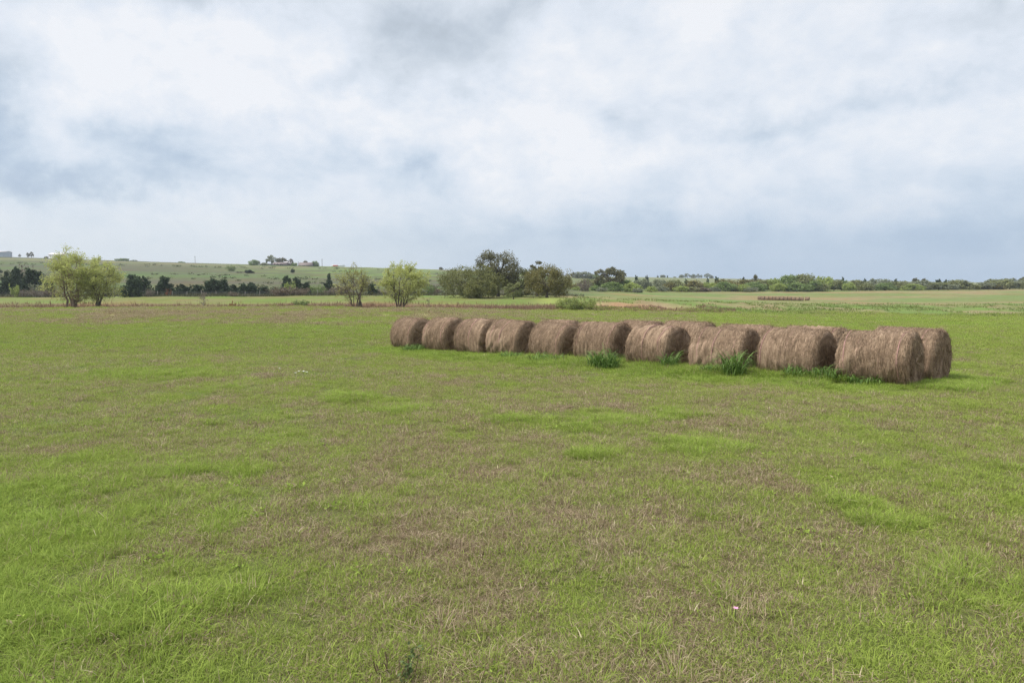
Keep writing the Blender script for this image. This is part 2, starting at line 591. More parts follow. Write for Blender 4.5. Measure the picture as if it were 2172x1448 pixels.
bh = t.m('ADD', t.m('MULTIPLY', f1, .05), t.m('MULTIPLY', f2, .25))
t.set(p.inputs['Normal'], t.node('ShaderNodeBump', ins={'Strength': .6, 'Distance': 1.0, 'Height': bh}).outputs[0])
t.t.links.new(p.outputs[0], t.node('ShaderNodeOutputMaterial').inputs[0])
M['ground'] = m

# hay
m = bpy.data.materials.new('weathered_hay')
m.use_nodes = True
t = NT(m.node_tree)
uv = t.attr('hay_uv', out='Vector')
fa = t.noise(t.vm('MULTIPLY', uv, (3.0, 46.0, 1)), 1.0, 5, .65, .3)
fb = t.noise(t.vm('MULTIPLY', uv, (1.2, 7.0, 1)), 1.0, 4, .6)
fc = t.noise(t.vm('MULTIPLY', uv, (28.0, 60.0, 1)), 1.0, 3, .7)
f = t.m('ADD', t.m('ADD', t.m('MULTIPLY', fa, .45), t.m('MULTIPLY', fb, .3)), t.m('MULTIPLY', fc, .35))
colr = t.ramp(f, [(.34, (.045, .028, .018)), (.46, (.15, .10, .066)), (.57, (.27, .19, .127)), (.70, (.46, .345, .24))])
# faded pink strands of net wrap
pk = t.m('MULTIPLY', t.rng(t.noise(t.vm('MULTIPLY', uv, (.35, 26.0, 1)), 1.0, 2, .5), .64, .72), .35)
colr = t.mix(pk, colr, (.46, .25, .24))
p = t.node('ShaderNodeBsdfPrincipled', ins={'Base Color': colr, 'Roughness': .9, 'Specular IOR Level': .15})
t.set(p.inputs['Normal'], t.node('ShaderNodeBump', ins={'Strength': .9, 'Distance': .03, 'Height': f}).outputs[0])
t.t.links.new(p.outputs[0], t.node('ShaderNodeOutputMaterial').inputs[0])
M['hay'] = m
M['straw'] = leafmat('loose_straw', (.075, .05, .031), (.24, .165, .105), (.53, .40, .265), .1, .8, 3.0)
M['twine'] = plainmat('faded_pink_twine', (.42, .22, .21), (.55, .33, .30), 8)
M['rye'] = leafmat('dark_rye_blades', (.045, .095, .018), (.10, .18, .032), (.22, .32, .09), .3, .6, 4.0)
M['creek'] = leafmat('dead_creek_grass', (.13, .08, .05), (.22, .14, .09), (.32, .215, .14), .25, .8, .15)
M['petal_white'] = rough_mat('white_petals', (.8, .8, .76), .6)
M['petal_pink'] = rough_mat('pink_petals', (.72, .30, .48), .6)
M['weed'] = leafmat('blue_green_weed_leaves', (.06, .09, .03), (.10, .14, .05), (.16, .21, .09), .3)
M['stalk'] = plainmat('dry_dark_stalks', (.12, .08, .05), (.24, .17, .11), 20)

# ------------------------------------------------------------------ ground sheet
th1 = np.concatenate([np.linspace(-180, -62, 70)[:-1], np.linspace(-62, 62, 760), np.linspace(62, 180, 70)[1:]])
rr_ = np.concatenate([[0.0], np.exp(np.linspace(math.log(1.2), math.log(8800), 560))])
TH, RR = np.meshgrid(np.radians(th1), rr_, indexing='ij')
GX, GY = RR * np.sin(TH), RR * np.cos(TH)
GZ = hgt(GX, GY)


def lerp3(a, b, f):
    return np.asarray(a) * (1 - f)[..., None] + np.asarray(b) * f[..., None]


def gcolor(x, y):
    yy = np.maximum(y, .5)
    u = x / yy
    dry, lush = sward(x, y)
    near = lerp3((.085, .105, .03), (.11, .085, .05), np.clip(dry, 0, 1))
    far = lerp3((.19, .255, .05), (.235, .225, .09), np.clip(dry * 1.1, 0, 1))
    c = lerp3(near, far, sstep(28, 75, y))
    n1 = fbm(x * .05, y * .03, 301, 4, .55)
    n2 = fbm(x * .012, y * .02, 307, 4, .6)
    n3 = fbm(x * .16, y * .10, 311, 4, .6)
    # creek and dead grass strip
    cr = sstep(98, 102, y) * sstep(118, 112, y) * sstep(.12, .06, u)
    c = lerp3(c, np.broadcast_to((.15, .10, .06), c.shape), cr)
    # meadow beyond the creek
    md = sstep(112, 118, y) * sstep(.06, .02, u)
    mc = lerp3((.125, .155, .038), (.155, .15, .058), sstep(.45, .65, n3))
    c = lerp3(c, mc, md)
    # bank on the right, green with tan grass
    rb = sstep(.04, .10, u) * sstep(98, 104, y)
    bc = lerp3((.125, .165, .045), (.20, .165, .085), sstep(.46, .66, n3))
    tan = sstep(.30, .22, u) * sstep(.07, .13, u) * sstep(100, 104, y) * sstep(121, 113, y)
    bc = lerp3(bc, np.broadcast_to((.27, .195, .115), bc.shape), np.clip(tan * (.55 + n3 * .9), 0, 1))
    c = lerp3(c, bc, rb)
    # upper field on the right: dull green with brownish streaks
    uf = sstep(.04, .10, u) * sstep(135, 165, y) * sstep(430, 360, y)
    st = fbm(x * .02, y * .06, 331, 4, .6)
    ufc = lerp3((.135, .165, .055), (.21, .17, .085), sstep(.42, .66, st))
    c = lerp3(c, ufc, uf)
    # pasture hill on the left
    hl = sstep(188, 205, y) * sstep(.16, .06, u)
    hc = lerp3((.082, .116, .042), (.09, .094, .048), sstep(.4, .62, n2))
    hc = lerp3(hc, np.broadcast_to((.12, .165, .05), hc.shape), sstep(300, 420, y) * sstep(-.5, -.25, u) * sstep(.36, .52, n1))
    hc = lerp3(hc, np.broadcast_to((.17, .155, .085), hc.shape), sstep(500, 570, y) * sstep(.42, .6, fbm(x * .01, y * .05, 341, 3)))
    hc = lerp3(hc, np.broadcast_to((.085, .075, .058), hc.shape), .6 * sstep(.56, .64, fbm(x * .006, y * .05, 347, 3)))
    c = lerp3(c, hc, hl)
    hr = sstep(400, 450, y) * sstep(.05, .15, u)
    c = lerp3(c, lerp3((.12, .15, .07), (.18, .17, .10), n1), hr)
    return c


mb = MB()
ni, nj = TH.shape
I, J = np.meshgrid(np.arange(ni - 1), np.arange(nj - 1), indexing='ij')
Q = np.stack([I * nj + J, (I + 1) * nj + J, (I + 1) * nj + J + 1, I * nj + J + 1], -1).reshape(-1, 4)
Q = Q[:, ::-1]
mb.add(np.stack([GX, GY, GZ], -1), q=Q)
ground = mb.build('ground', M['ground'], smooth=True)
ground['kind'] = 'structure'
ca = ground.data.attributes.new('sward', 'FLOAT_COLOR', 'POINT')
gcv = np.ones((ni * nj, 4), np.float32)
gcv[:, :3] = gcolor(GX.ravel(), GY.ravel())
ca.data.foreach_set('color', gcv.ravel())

# ------------------------------------------------------------------ hay bales


def bale_meshes(seed):
    rng = np.random.default_rng(seed)
    L, Rb = 1.46, .70
    na, nl = 72, 46
    # profile: rounded shoulders, slightly hollow ends
    prof = []
    for s_ in np.linspace(-1, 1, nl):
        prof.append((s_ * L / 2, Rb))
    prof = np.array(prof)
    shoulder = np.clip((np.abs(prof[:, 0]) - (L / 2 - .10)) / .10, 0, 1)
    prof[:, 1] = Rb - .07 * shoulder ** 2.4
    endr = np.linspace(.93, .0, 9)[:]
    left = np.array([(-L / 2 - .012 + .03 * (1 - e) + 0, e * (Rb - .07)) for e in endr[::-1]])
    right = left[::-1] * (-1, 1)
    prof = np.concatenate([left, prof, right])
    th = np.arange(na + 1) * 2 * math.pi / na
    A, T = np.meshgrid(prof[:, 0], th, indexing='ij')
    RRb = np.repeat(prof[:, 1:2], na + 1, 1)
    # wrapped duplicate column keeps the map continuous
    ph = rng.uniform(0, 6.28, 6)
    x_, y_ = np.cos(T), np.sin(T)
    ridge = np.array([fbm(np.array([a * 14.0]), np.array([seed * 3.3]), seed, 3, .6)[0] for a in prof[:, 0]]) - .5
    lump = (fbm(x_ * 1.6 + 10 + A * 1.9, y_ * 1.6 + A * .7 + 20, seed + 5, 4, .55) - .5)
    fine = (fbm(x_ * 6 + 30 + A * 9, y_ * 6 + A * 4 + 20, seed + 8, 3, .6) - .5)
    rr = RRb * (.955 + .018 * np.sin(T * 2 + ph[0]) + .022 * np.sin(T + ph[1] + A * 1.5)) + (RRb / Rb) * (ridge[:, None] * .085 + lump * .11 + fine * .05)
    AA = A + (lump * .10 + fine * .07) * (np.abs(A) > L / 2 - .16)
    Y = rr * np.sin(T)
    Z = rr * np.cos(T)
    # weight: the bale sags and its underside is flat
    Z = np.where(Z < -.60, -.60 + (Z + .60) * .35, Z)
    Y = Y * (1 + .05 * sstep(.1, -.5, Z))
    Z = Z + .575
    V = np.stack([AA, Y, Z], -1)
    np_, nt = A.shape
    I, J = np.meshgrid(np.arange(np_ - 1), np.arange(nt - 1), indexing='ij')
    Q = np.stack([I * nt + J, I * nt + J + 1, (I + 1) * nt + J + 1, (I + 1) * nt + J], -1).reshape(-1, 4)
    mb = MB()
    mb.add(V, q=Q)
    me = mb.mesh('hay_roll', M['hay'], True)
    at_ = me.attributes.new('hay_uv', 'FLOAT_VECTOR', 'POINT')
    isend = (np.abs(A) > L / 2 - .001) & (RRb < Rb - .075)
    uvx = np.where(isend, (T + 0) * RRb * 1.0, T * Rb)
    uvy = np.where(isend, RRb * 1.1 + 3, A)
    at_.data.foreach_set('vector', np.stack([uvx, uvy, np.zeros_like(A)], -1).astype(np.float32).ravel())
    # loose straw over the roll
    sb = MB()

    def fibres(n, a, t_, rad, dirs, ln, wd, curl):
        c = np.stack([a, rad * np.sin(t_), rad * np.cos(t_)], -1)
        c[:, 2] = np.where(c[:, 2] < -.60, -.60 + (c[:, 2] + .60) * .35, c[:, 2]) + .575
        nrm = np.stack([np.zeros(n), np.sin(t_), np.cos(t_)], -1)
        dirs = dirs / np.linalg.norm(dirs, axis=1)[:, None]
        side = np.cross(dirs, nrm) + rng.normal(size=(n, 3)) * .25
        side /= np.linalg.norm(side, axis=1)[:, None] + 1e-9
        side *= (wd * .5)[:, None]
        p0 = c - dirs * (ln * .5)[:, None] - nrm * .012
        p1 = c + nrm * (curl * .6)[:, None]
        p2 = c + dirs * (ln * .5)[:, None] + nrm * (curl - .006)[:, None]
        p2[:, 2] -= ln * .18
        p2[:, 2] = np.maximum(p2[:, 2], .015)
        Vv = np.stack([p0 - side, p0 + side, p1 + side, p1 - side, p2], 1).reshape(-1, 3)
        k = np.arange(n)[:, None] * 5
        r_ = rng.beta(2, 2.2, n)
        sb.add(Vv, q=k + np.array([[0, 1, 2, 3]]), t=None, r=r_)
        sb.t.append(k + np.array([[3, 2, 4]]) + sb.n - len(Vv))
        sb.rt.append(r_.astype(np.float32))

    n = 10000
    a = rng.uniform(-L / 2, L / 2, n)
    t_ = rng.uniform(-2.6, 2.6, n)
    rd = .965 * np.interp(a, prof[9:-9, 0], prof[9:-9, 1]) + rng.uniform(-.012, .022, n)
    tang = np.stack([rng.normal(size=n) * .20 + (rng.random(n) < .12) * rng.normal(size=n) * .8, np.cos(t_), -np.sin(t_)], -1) * np.where(rng.random(n) < .5, 1, -1)[:, None]
    fibres(n, a, t_, rd, tang, rng.uniform(.04, .12, n), rng.uniform(.003, .007, n), rng.uniform(0, .02, n))
    # whiskers around the two rims and on the ends
    n = 2600
    sgn = np.where(rng.random(n) < .5, 1.0, -1.0)
    t_ = rng.uniform(-2.7, 2.7, n)
    rad = Rb * np.sqrt(rng.uniform(.03, 1.0, n))
    ax = sgn * (L / 2 + rng.uniform(-.03, .025, n)) - sgn * .06 * (rad > Rb * .9)
    dirs = np.stack([sgn * rng.uniform(0, .5, n), np.cos(t_) * rng.normal(size=n), -np.sin(t_) * rng.normal(size=n) - .5], -1)
    fibres(n, ax, t_, rad, dirs, rng.uniform(.07, .24, n), rng.uniform(.004, .008, n), rng.uniform(0, .035, n))
    # a few stiff stems that stick well out
    n = 240
    a = rng.uniform(-L / 2, L / 2, n)
    a = np.where(rng.random(n) < .6, np.sign(a) * L / 2, a)
    t_ = rng.uniform(-2.3, 2.3, n)
    dirs = np.stack([np.sign(a) * rng.uniform(0, 1.3, n), np.sin(t_) * .8 + rng.normal(size=n) * .5, np.cos(t_) * .8 + rng.normal(size=n) * .5], -1)
    fibres(n, a, t_, np.full(n, Rb - .02), dirs, rng.uniform(.12, .34, n), rng.uniform(.003, .006, n), rng.uniform(.01, .05, n))
    me2 = sb.mesh('loose_straw', M['straw'])
    # two or three runs of twine
    tw = []
    for k in range(3):
        tb = MB()
        a0 = (-.52, .5, .05)[k] + rng.uniform(-.08, .08)
        tt = np.linspace(-2.3, 2.3, 60)
        base = np.interp(a0, prof[9:-9, 0], prof[9:-9, 1])
        rad = base + .008 + .012 * np.sin(tt * 5 + k)
        # follow the lumps of the roll
        ii = np.argmin(np.abs(A[:, 0] - a0))
        rloc = np.interp(tt % (2 * math.pi), T[ii], rr[ii])
        rad = np.maximum(rloc + .006, base - .03)
        pts = np.stack([a0 + .03 * np.sin(tt * 1.3 + k * 2), rad * np.sin(tt), rad * np.cos(tt)], -1)
        pts[:, 2] = np.where(pts[:, 2] < -.60, -.60 + (pts[:, 2] + .60) * .35, pts[:, 2]) + .575
        tube(tb, pts, .008, 4)
        tw.append(tb.mesh('twine', M['twine']))
    return me, me2, tw


BM = [bale_meshes(s) for s in (11, 23, 37, 51)]


def bale(k, loc, rz, label, group, sc=(1, 1, 1), twine=(0, 1)):
    o = thing('hay_bale', label, 'hay bale', loc, rz, group, sc)
    body, straw, tw = BM[k]
    link('hay_roll', body, o)
    link('loose_straw', straw, o)
    for i in twine:
        link('twine', tw[i], o)
    return o


ROT = math.atan2(BD[1], BD[0])
GF, GB, GD = 'round bales of the near front row', 'round bales of the near back row', 'round bales of the distant row'
FRONT = [   # distance along the row, sideways, yaw, size, label
    (-.03, 0.0, .03, 1.0, 'largest hay bale in view, at the near right end of the front row'),
    (1.88, .03, -.02, 1.0, 'hay bale beside the nearest one in the front row, wide dark rye below'),
    (3.78, .0, .04, 1.0, 'third front hay bale from the right, tallest rye clump at its foot'),
    (5.87, -.03, -.05, .98, 'fourth front hay bale from the right, narrow rye clump before its end'),
    (7.90, .03, .04, 1.0, 'fifth front hay bale from the right, pink twine near its end'),
    (9.85, .04, -.03, .99, 'fifth front hay bale from the left, low rye along its foot'),
    (11.88, -.03, .02, 1.0, 'fourth front hay bale from the left, dark right end showing'),
    (13.71, .0, .05, .99, 'third hay bale from the left end of the front row'),
    (15.63, .02, -.03, 1.02, 'second hay bale from the left end of the front row'),
    (17.86, -.02, .03, 1.0, 'leftmost hay bale of the front row, standing clear at its far end'),
]
NRM = np.array([-BD[1], BD[0]]) * -1.0      # away from the viewer
FPOS = []
for i, (s_, off, yaw, sc, lab) in enumerate(FRONT):
    p2 = BA + BD * s_ + NRM * off
    FPOS.append(p2)
    z = float(hgt(p2[0], p2[1])) - .06
    rb = random.Random(40 + i)
    ob = bale(i % 4, (p2[0], p2[1], z), ROT + yaw + (math.pi if i % 3 == 1 else 0), lab, GF, (rb.uniform(.96, 1.03), sc * rb.uniform(.99, 1.06), sc * (rb.uniform(.99, 1.03) + .010 * i)), ((0, 1), (0,), (1, 2), (0, 2))[i % 4])
    ob.rotation_euler = (rb.uniform(-.07, .07), rb.uniform(-.025, .025), ob.rotation_euler[2])
BACK = [
    (-.11, 1.90, -.06, .99, 'near right end hay bale of the back row, pink twine down its side'),
    (2.17, 1.92, .03, .96, 'back row hay bale whose top shows behind the two nearest front bales'),
    (4.10, 1.88, -.02, .98, 'third back row hay bale from the right, almost hidden'),
    (6.03, 1.95, .02, 1.02, 'fourth back row hay bale from the right, rounded top showing'),
    (7.74, 1.90, -.03, 1.03, 'fifth back row hay bale from the right, top and dark end showing'),
    (9.49, 1.86, .02, .97, 'fourth back row hay bale from the left, mostly hidden'),
    (11.33, 1.92, .0, 1.03, 'third back row hay bale from the left, dark end above front bales'),
    (13.61, 1.90, .03, 1.0, 'second back row hay bale from the left, only its top showing'),
    (15.46, 1.88, -.03, 1.0, 'leftmost back row hay bale, only its top showing'),
]
for i, (s_, off, yaw, sc, lab) in enumerate(BACK):
    p2 = BA + BD * s_ + NRM * (off - .12)
    z = float(hgt(p2[0], p2[1])) - .05
    bale((i + 2) % 4, (p2[0], p2[1], z), ROT + yaw + (math.pi if i % 2 else 0), lab, GB, (1, sc, sc * 1.05), ((0, 1), (1,), (0,), (0, 2))[i % 4])
# distant row: twelve end to end and one more behind the right end
e0, e1 = at(1611, 238), at(1700, 230)
ORD = ['', 'second', 'third', 'fourth', 'fifth', 'sixth', 'seventh', 'eighth', 'ninth', 'tenth', 'eleventh']
yawd = math.atan2(e1.y - e0.y, e1.x - e0.x)
for i in range(12):
    f = i / 11
    x, y = e0.x + (e1.x - e0.x) * f, e0.y + (e1.y - e0.y) * f
    lab = ('leftmost tiny hay bale of the distant row in the upper field' if i == 0 else
           'tiny hay bale with its round end showing, right in the distant row' if i == 11 else
           ORD[i] + ' tiny hay bale from the left in the distant row in the upper field')
    L_ = math.hypot(e1.x - e0.x, e1.y - e0.y) / 11
    o = bale(i % 4, (x, y, float(hgt(x, y)) - .03), -.62 + random.Random(i).uniform(-.06, .06), lab, GD, (min(1.0, L_ / 1.72), 1.0, 1.0), ())
p_ = at(1712, 233)
bale(2, (p_.x, p_.y, p_.z - .03), -.62, 'tiny hay bale standing behind the right end of the distant row', GD, (.9, 1, 1), ())

# ------------------------------------------------------------------ grass
SRC = bpy.data.collections.new('grass_tuft_sources')


def blades(mb, n, rng, rad, h0, h1, wd, bend, seg=3, flat=0.0, clump=1.0, droop=False):
    ang = rng.uniform(0, 6.283, n)
    rr = rad * np.sqrt(rng.uniform(0, 1, n)) ** clump
    base = np.stack([rr * np.cos(ang), rr * np.sin(ang), np.full(n, -.012)], -1)
    d_ = rng.uniform(0, 6.283, n)
    d_ = np.where(rng.random(n) < .5 * (clump > 1), ang, d_)
    dirv = np.stack([np.cos(d_), np.sin(d_), np.zeros(n)], -1)
    h = rng.uniform(h0, h1, n) * rng.uniform(.7, 1.0, n)
    be = bend * rng.uniform(.25, 1.4, n)
    wv = wd * rng.uniform(.6, 1.3, n)
    side = np.stack([-np.sin(d_ + rng.normal(size=n) * .6), np.cos(d_), np.zeros(n)], -1)
    side[:, 2] = rng.normal(size=n) * .25
    ts = np.linspace(0, 1, seg + 1)
    rows = []
    for tt in ts:
        up = h * (tt - .5 * np.minimum(be, 1.3) * tt * tt) * (1 - flat)
        out = h * (be * tt * tt * .85 + flat * tt)
        if droop:
            up = h * 2 * (tt - np.clip(.55 + be * .16, .55, .95) * tt * tt)
            out = h * (.75 * tt ** 1.3)
        p_ = base + dirv * out[:, None]
        p_[:, 2] += up
        wt = wv * (1 - tt ** 1.6) * .5
        rows.append((p_, wt))
    V = []
    for i, (p_, wt) in enumerate(rows):
        if i < seg:
            V += [p_ - side * wt[:, None], p_ + side * wt[:, None]]
        else:
            V.append(p_)
    nv = 2 * seg + 1
    Vv = np.stack(V, 1).reshape(-1, 3)
    k = np.arange(n)[:, None] * nv
    r_ = rng.uniform(0, 1, n)
    b0 = mb.n
    q = np.concatenate([k + np.array([[2 * i, 2 * i + 1, 2 * i + 3, 2 * i + 2]]) for i in range(seg - 1)]) if seg > 1 else None
    mb.add(Vv, q=q, r=np.tile(r_, seg - 1) if seg > 1 else None)
    mb.t.append(k + np.array([[2 * seg - 2, 2 * seg - 1, 2 * seg]]) + b0)
    mb.rt.append(r_.astype(np.float32))


NVAR = {}


def source(kind, i, fn, mat=None):
    rng = np.random.default_rng(1000 + len(SRC.objects))
    mb = MB()
    fn(mb, rng)
    nm = f'tuft_{len(SRC.objects):02d}'
    o = bpy.data.objects.new(nm, mb.mesh(nm, mat or M['grass']))
    NVAR.setdefault(kind, []).append(len(SRC.objects))
    SRC.objects.link(o)


for i in range(4):      # mown turf
    source('turf', i, lambda mb, g: (blades(mb, 150, g, .19, .025, .075, .0036, .95), blades(mb, 90, g, .19, .02, .05, .0042, 1.2, 2, .45)))
for i in range(3):      # lush clumps
    source('lush', i, lambda mb, g: (blades(mb, 170, g, .16, .07, .165, .0042, 1.1, 4, 0, 1.3), blades(mb, 60, g, .18, .04, .10, .0045, 1.0)))
for i in range(3):      # lodged dead thatch
    source('thatch', i, lambda mb, g: (blades(mb, 130, g, .17, .03, .085, .0038, 1.4, 3, .5), blades(mb, 50, g, .16, .05, .11, .004, .7)))
for i in range(2):      # long bent single stems
    source('stem', i, lambda mb, g: blades(mb, 14, g, .22, .10, .22, .0034, 1.0, 4))
for i in range(2):      # broad leaved rosettes
    source('broad', i, lambda mb, g: leaves(mb, np.stack([g.normal(size=34) * .05, g.normal(size=34) * .05, g.uniform(.008, .05, 34)], -1), .022, g, elong=2.0, up=.5, dirs=np.stack([g.normal(size=34), g.normal(size=34), g.uniform(0, .7, 34)], -1)))
for i in range(4):      # wide patch for the middle distance
    source('patch', i, lambda mb, g: (blades(mb, 420, g, .55, .03, .10, .012, .9, 2), blades(mb, 160, g, .55, .02, .06, .012, 1.1, 2, .4)))
for i in range(3):      # tall weathered clump for the middle distance
    source('clump', i, lambda mb, g: blades(mb, 160, g, .34, .12, .36, .014, .8, 3, 0, 1.3))


def scatter_points(D0, D1, dens, seed, ulim=.98, clustering=0):
    rng = np.random.default_rng(seed)
    n = int(dens * ulim * (D1 * D1 - D0 * D0))
    y = np.sqrt(rng.uniform(D0 * D0, D1 * D1, n))
    x = rng.uniform(-ulim, ulim, n) * y
    return x, y, rng


PTS = []


def emit(x, y, kind, rng, scl, dry, hue, sink=0.0, tilt=.12, zs=1.0):
    n = len(x)
    if n == 0:
        return
    idx = rng.choice(NVAR[kind], n)
    z = hgt(x, y) - sink
    rot = np.stack([rng.normal(size=n) * tilt, rng.normal(size=n) * tilt, rng.uniform(0, 6.283, n)], -1)
    scl = np.broadcast_to(np.asarray(scl, float), (n,)) * rng.uniform(.75, 1.3, n)
    PTS.append((np.stack([x, y, z], -1), rot, scl, idx, np.clip(np.broadcast_to(dry, (n,)), 0, 1), np.clip(np.broadcast_to(hue, (n,)), 0, 1)))


def in_bale(x, y):
    al, fr = bale_dist(x, y)
    return (al > -.75) & (al < BL + .0) & (fr < .5) & (fr > -2.5)


for D0, D1, dens, sc in [(1.6, 5, 150, .92), (5, 9, 95, 1.0), (9, 16, 46, 1.2), (16, 28, 20, 1.6)]:
    x, y, rng = scatter_points(D0, D1, dens, int(D0 * 10) + 5)
    ok = ~in_bale(x, y)
    x, y = x[ok], y[ok]
    dry, lush = sward(x, y)
    roll = rng.random(len(x))
    islush = roll < (.05 + .7 * lush)
    isth = (~islush) & (rng.random(len(x)) < (.10 + .55 * dry) * .6)
    ist = ~(islush | isth)
    emit(x[ist], y[ist], 'turf', rng, sc, dry[ist], .25 * lush[ist] + rng.uniform(0, .3, ist.sum()))
    emit(x[isth], y[isth], 'thatch', rng, sc * .95, np.minimum(1, dry[isth] + .38), .1)
    emit(x[islush], y[islush], 'lush', rng, sc * (.65 + .45 * lush[islush]), dry[islush] * .55, .25 + .75 * lush[islush])
    k = rng.random(len(x)) < .012
    emit(x[k], y[k], 'stem', rng, 1.0 * sc, dry[k] * .8 + .2, .3)
for D0, D1, dens, sc in [(26, 45, 5.5, 1.0), (45, 70, 2.6, 1.35), (70, 108, 1.3, 1.8)]:
    x, y, rng = scatter_points(D0, D1, dens, int(D0 * 10) + 7)
    ok = ~in_bale(x, y)
    x, y = x[ok], y[ok]
    dry, lush = sward(x, y)
    emit(x, y, 'patch', rng, sc, dry * .8, .5 * lush + .55 * sstep(.42, .72, fbm(x * .13, y * .07, 505, 4, .6)) + rng.uniform(-.1, .25, len(x)))
    k = rng.random(len(x)) < .03 + .5 * sstep(.45, .9, dry) * sstep(45, 55, y)
    emit(x[k], y[k], 'clump', rng, rng.uniform(.5, 1.1, k.sum()) * sc * .72, np.minimum(1, dry[k] + .45), .1)
# long grass along the foot of the bales
rng = np.random.default_rng(77)
n = 7000
al = rng.uniform(-.7, BL + .1, n)
fr = np.abs(rng.normal(size=n)) * .8 + .48
x, y = BA[0] + BD[0] * al - NRM[0] * fr, BA[1] + BD[1] * al - NRM[1] * fr
emit(x, y, 'lush', rng, np.clip(1.75 - fr * .40, .6, 2.0) * np.where(al < .75, .55, np.where(al > 13, .8, .8 + .8 * sstep(.4, .65, fbm(al * 1.1, fr * .6, 733, 3)))), np.where(rng.random(n) < .08, .6, .06), rng.uniform(.55, 1.0, n))
n = 500
al = rng.uniform(-1.9, -.8, n)
fr = rng.uniform(-2.8, .6, n)
x, y = BA[0] + BD[0] * al - NRM[0] * fr, BA[1] + BD[1] * al - NRM[1] * fr
emit(x, y, 'lush', rng, 1.1, .1, .8)
# gaps between the bales fill with grass too
n = 260
gi = rng.integers(0, 9, n)
al = np.array([(FRONT[i][0] + FRONT[i + 1][0]) / 2 for i in gi]) + rng.normal(size=n) * .1
fr = rng.uniform(-.3, .6, n)
x, y = BA[0] + BD[0] * al - NRM[0] * fr, BA[1] + BD[1] * al - NRM[1] * fr
emit(x, y, 'lush', rng, 1.2, .15, .8)
# brown clumps of weathered bunch grass towards the creek
rng = np.random.default_rng(912)
n = 9000
y = np.sqrt(rng.uniform(50 ** 2, 97 ** 2, n))
x = (rng.uniform(-60, 1480, n) - 1086) / F * y
k = fbm(x * .10, y * .11, 720, 4, .62) + .10 * np.exp(-((y - 76) / 9) ** 2) > .525
emit(x[k], y[k], 'clump', rng, rng.uniform(.45, 1.15, k.sum()), rng.uniform(.75, 1.0, k.sum()), .1)
# bright tussocks out in the field: photo column, row, half width px, share
for px, py, sw, sh, nn, big in [(1085, 890, 34, 5, 40, .75), (1310, 893, 85, 10, 120, .62), (1225, 908, 24, 5, 30, .7), (1252, 968, 26, 7, 30, .8),
                                (1500, 945, 95, 15, 130, .66), (740, 845, 40, 8, 70, .8), (860, 870, 50, 8, 70, .7), (330, 795, 130, 9, 200, .9), (1420, 880, 40, 10, 60, .7),
                                (460, 1120, 40, 20, 12, .7), (1810, 1075, 60, 25, 20, .8), (1870, 1110, 50, 14, 18, .75), (330, 1010, 90, 30, 26, .75), (120, 1130, 90, 40, 34, .9), (300, 1330, 160, 60, 36, .95)]:
    u_, v_ = ray(px, py)
    D_ = EYE / (-v_ - .031)
    cx, cy = u_ * D_, D_
    x = cx + rng.normal(size=nn) * sw / F * D_ * .62
    y = cy + rng.normal(size=nn) * sh * D_ * D_ / (F * EYE) * .62
    emit(x, y, 'lush', rng, big * (1 + D_ / 40), .08, rng.uniform(.35, .75, nn))
# low broad leaved weeds among the grass
x, y, rng = scatter_points(2, 13, 2.2, 911)
k = fbm(x * .9, y * .9, 615, 3) > .5
emit(x[k], y[k], 'broad', rng, rng.uniform(.4, .85, k.sum()), .08, .75)
# dull bunches scattered about
x, y, rng = scatter_points(3, 30, .35, 903)
emit(x, y, 'lush', rng, rng.uniform(.7, 1.3, len(x)), rng.choice([.2, .9, .7], len(x)), .5)

P3 = np.concatenate([p[0] for p in PTS]).astype(np.float32)
pm = bpy.data.meshes.new('pasture_grass')
pm.vertices.add(len(P3))
pm.vertices.foreach_set('co', P3.ravel())
for nm, ty, k in [('rot', 'FLOAT_VECTOR', 1), ('scl', 'FLOAT', 2), ('idx', 'INT', 3), ('dry', 'FLOAT', 4), ('hue', 'FLOAT', 5)]:
    a = pm.attributes.new(nm, ty, 'POINT')
    arr = np.concatenate([np.asarray(p[k]) for p in PTS])
    a.data.foreach_set('vector' if k == 1 else 'value', arr.astype(np.int32 if ty == 'INT' else np.float32).ravel())
pg = link('pasture_grass', pm)
tag(pg, 'short green and straw coloured grass covering the whole pasture', 'grass')
pg['kind'] = 'stuff'


def instancer(ob, coll):
    ng = bpy.data.node_groups.new('scatter', 'GeometryNodeTree')
    ng.interface.new_socket('Geometry', in_out='INPUT', socket_type='NodeSocketGeometry')
    ng.interface.new_socket('Geometry', in_out='OUTPUT', socket_type='NodeSocketGeometry')
    N = ng.nodes
    gi, go = N.new('NodeGroupInput'), N.new('NodeGroupOutput')
    ci = N.new('GeometryNodeCollectionInfo')
    ci.inputs['Collection'].default_value = coll
    ci.inputs['Separate Children'].default_value = True
    ci.inputs['Reset Children'].default_value = True
    ip = N.new('GeometryNodeInstanceOnPoints')
    ip.inputs['Pick Instance'].default_value = True

    def na(name, ty):
        nd = N.new('GeometryNodeInputNamedAttribute')
        nd.data_type = ty
        nd.inputs['Name'].default_value = name
        return nd.outputs['Attribute']
    Lk = ng.links.new
    Lk(gi.outputs[0], ip.inputs['Points'])
    Lk(ci.outputs[0], ip.inputs['Instance'])
    Lk(na('idx', 'INT'), ip.inputs['Instance Index'])
    e2r = N.new('FunctionNodeEulerToRotation')
    Lk(na('rot', 'FLOAT_VECTOR'), e2r.inputs[0])
    Lk(e2r.outputs[0], ip.inputs['Rotation'])
    Lk(na('scl', 'FLOAT'), ip.inputs['Scale'])
    Lk(ip.outputs[0], go.inputs[0])
    md = ob.modifiers.new('scatter', 'NODES')
    md.node_group = ng


instancer(pg, SRC)

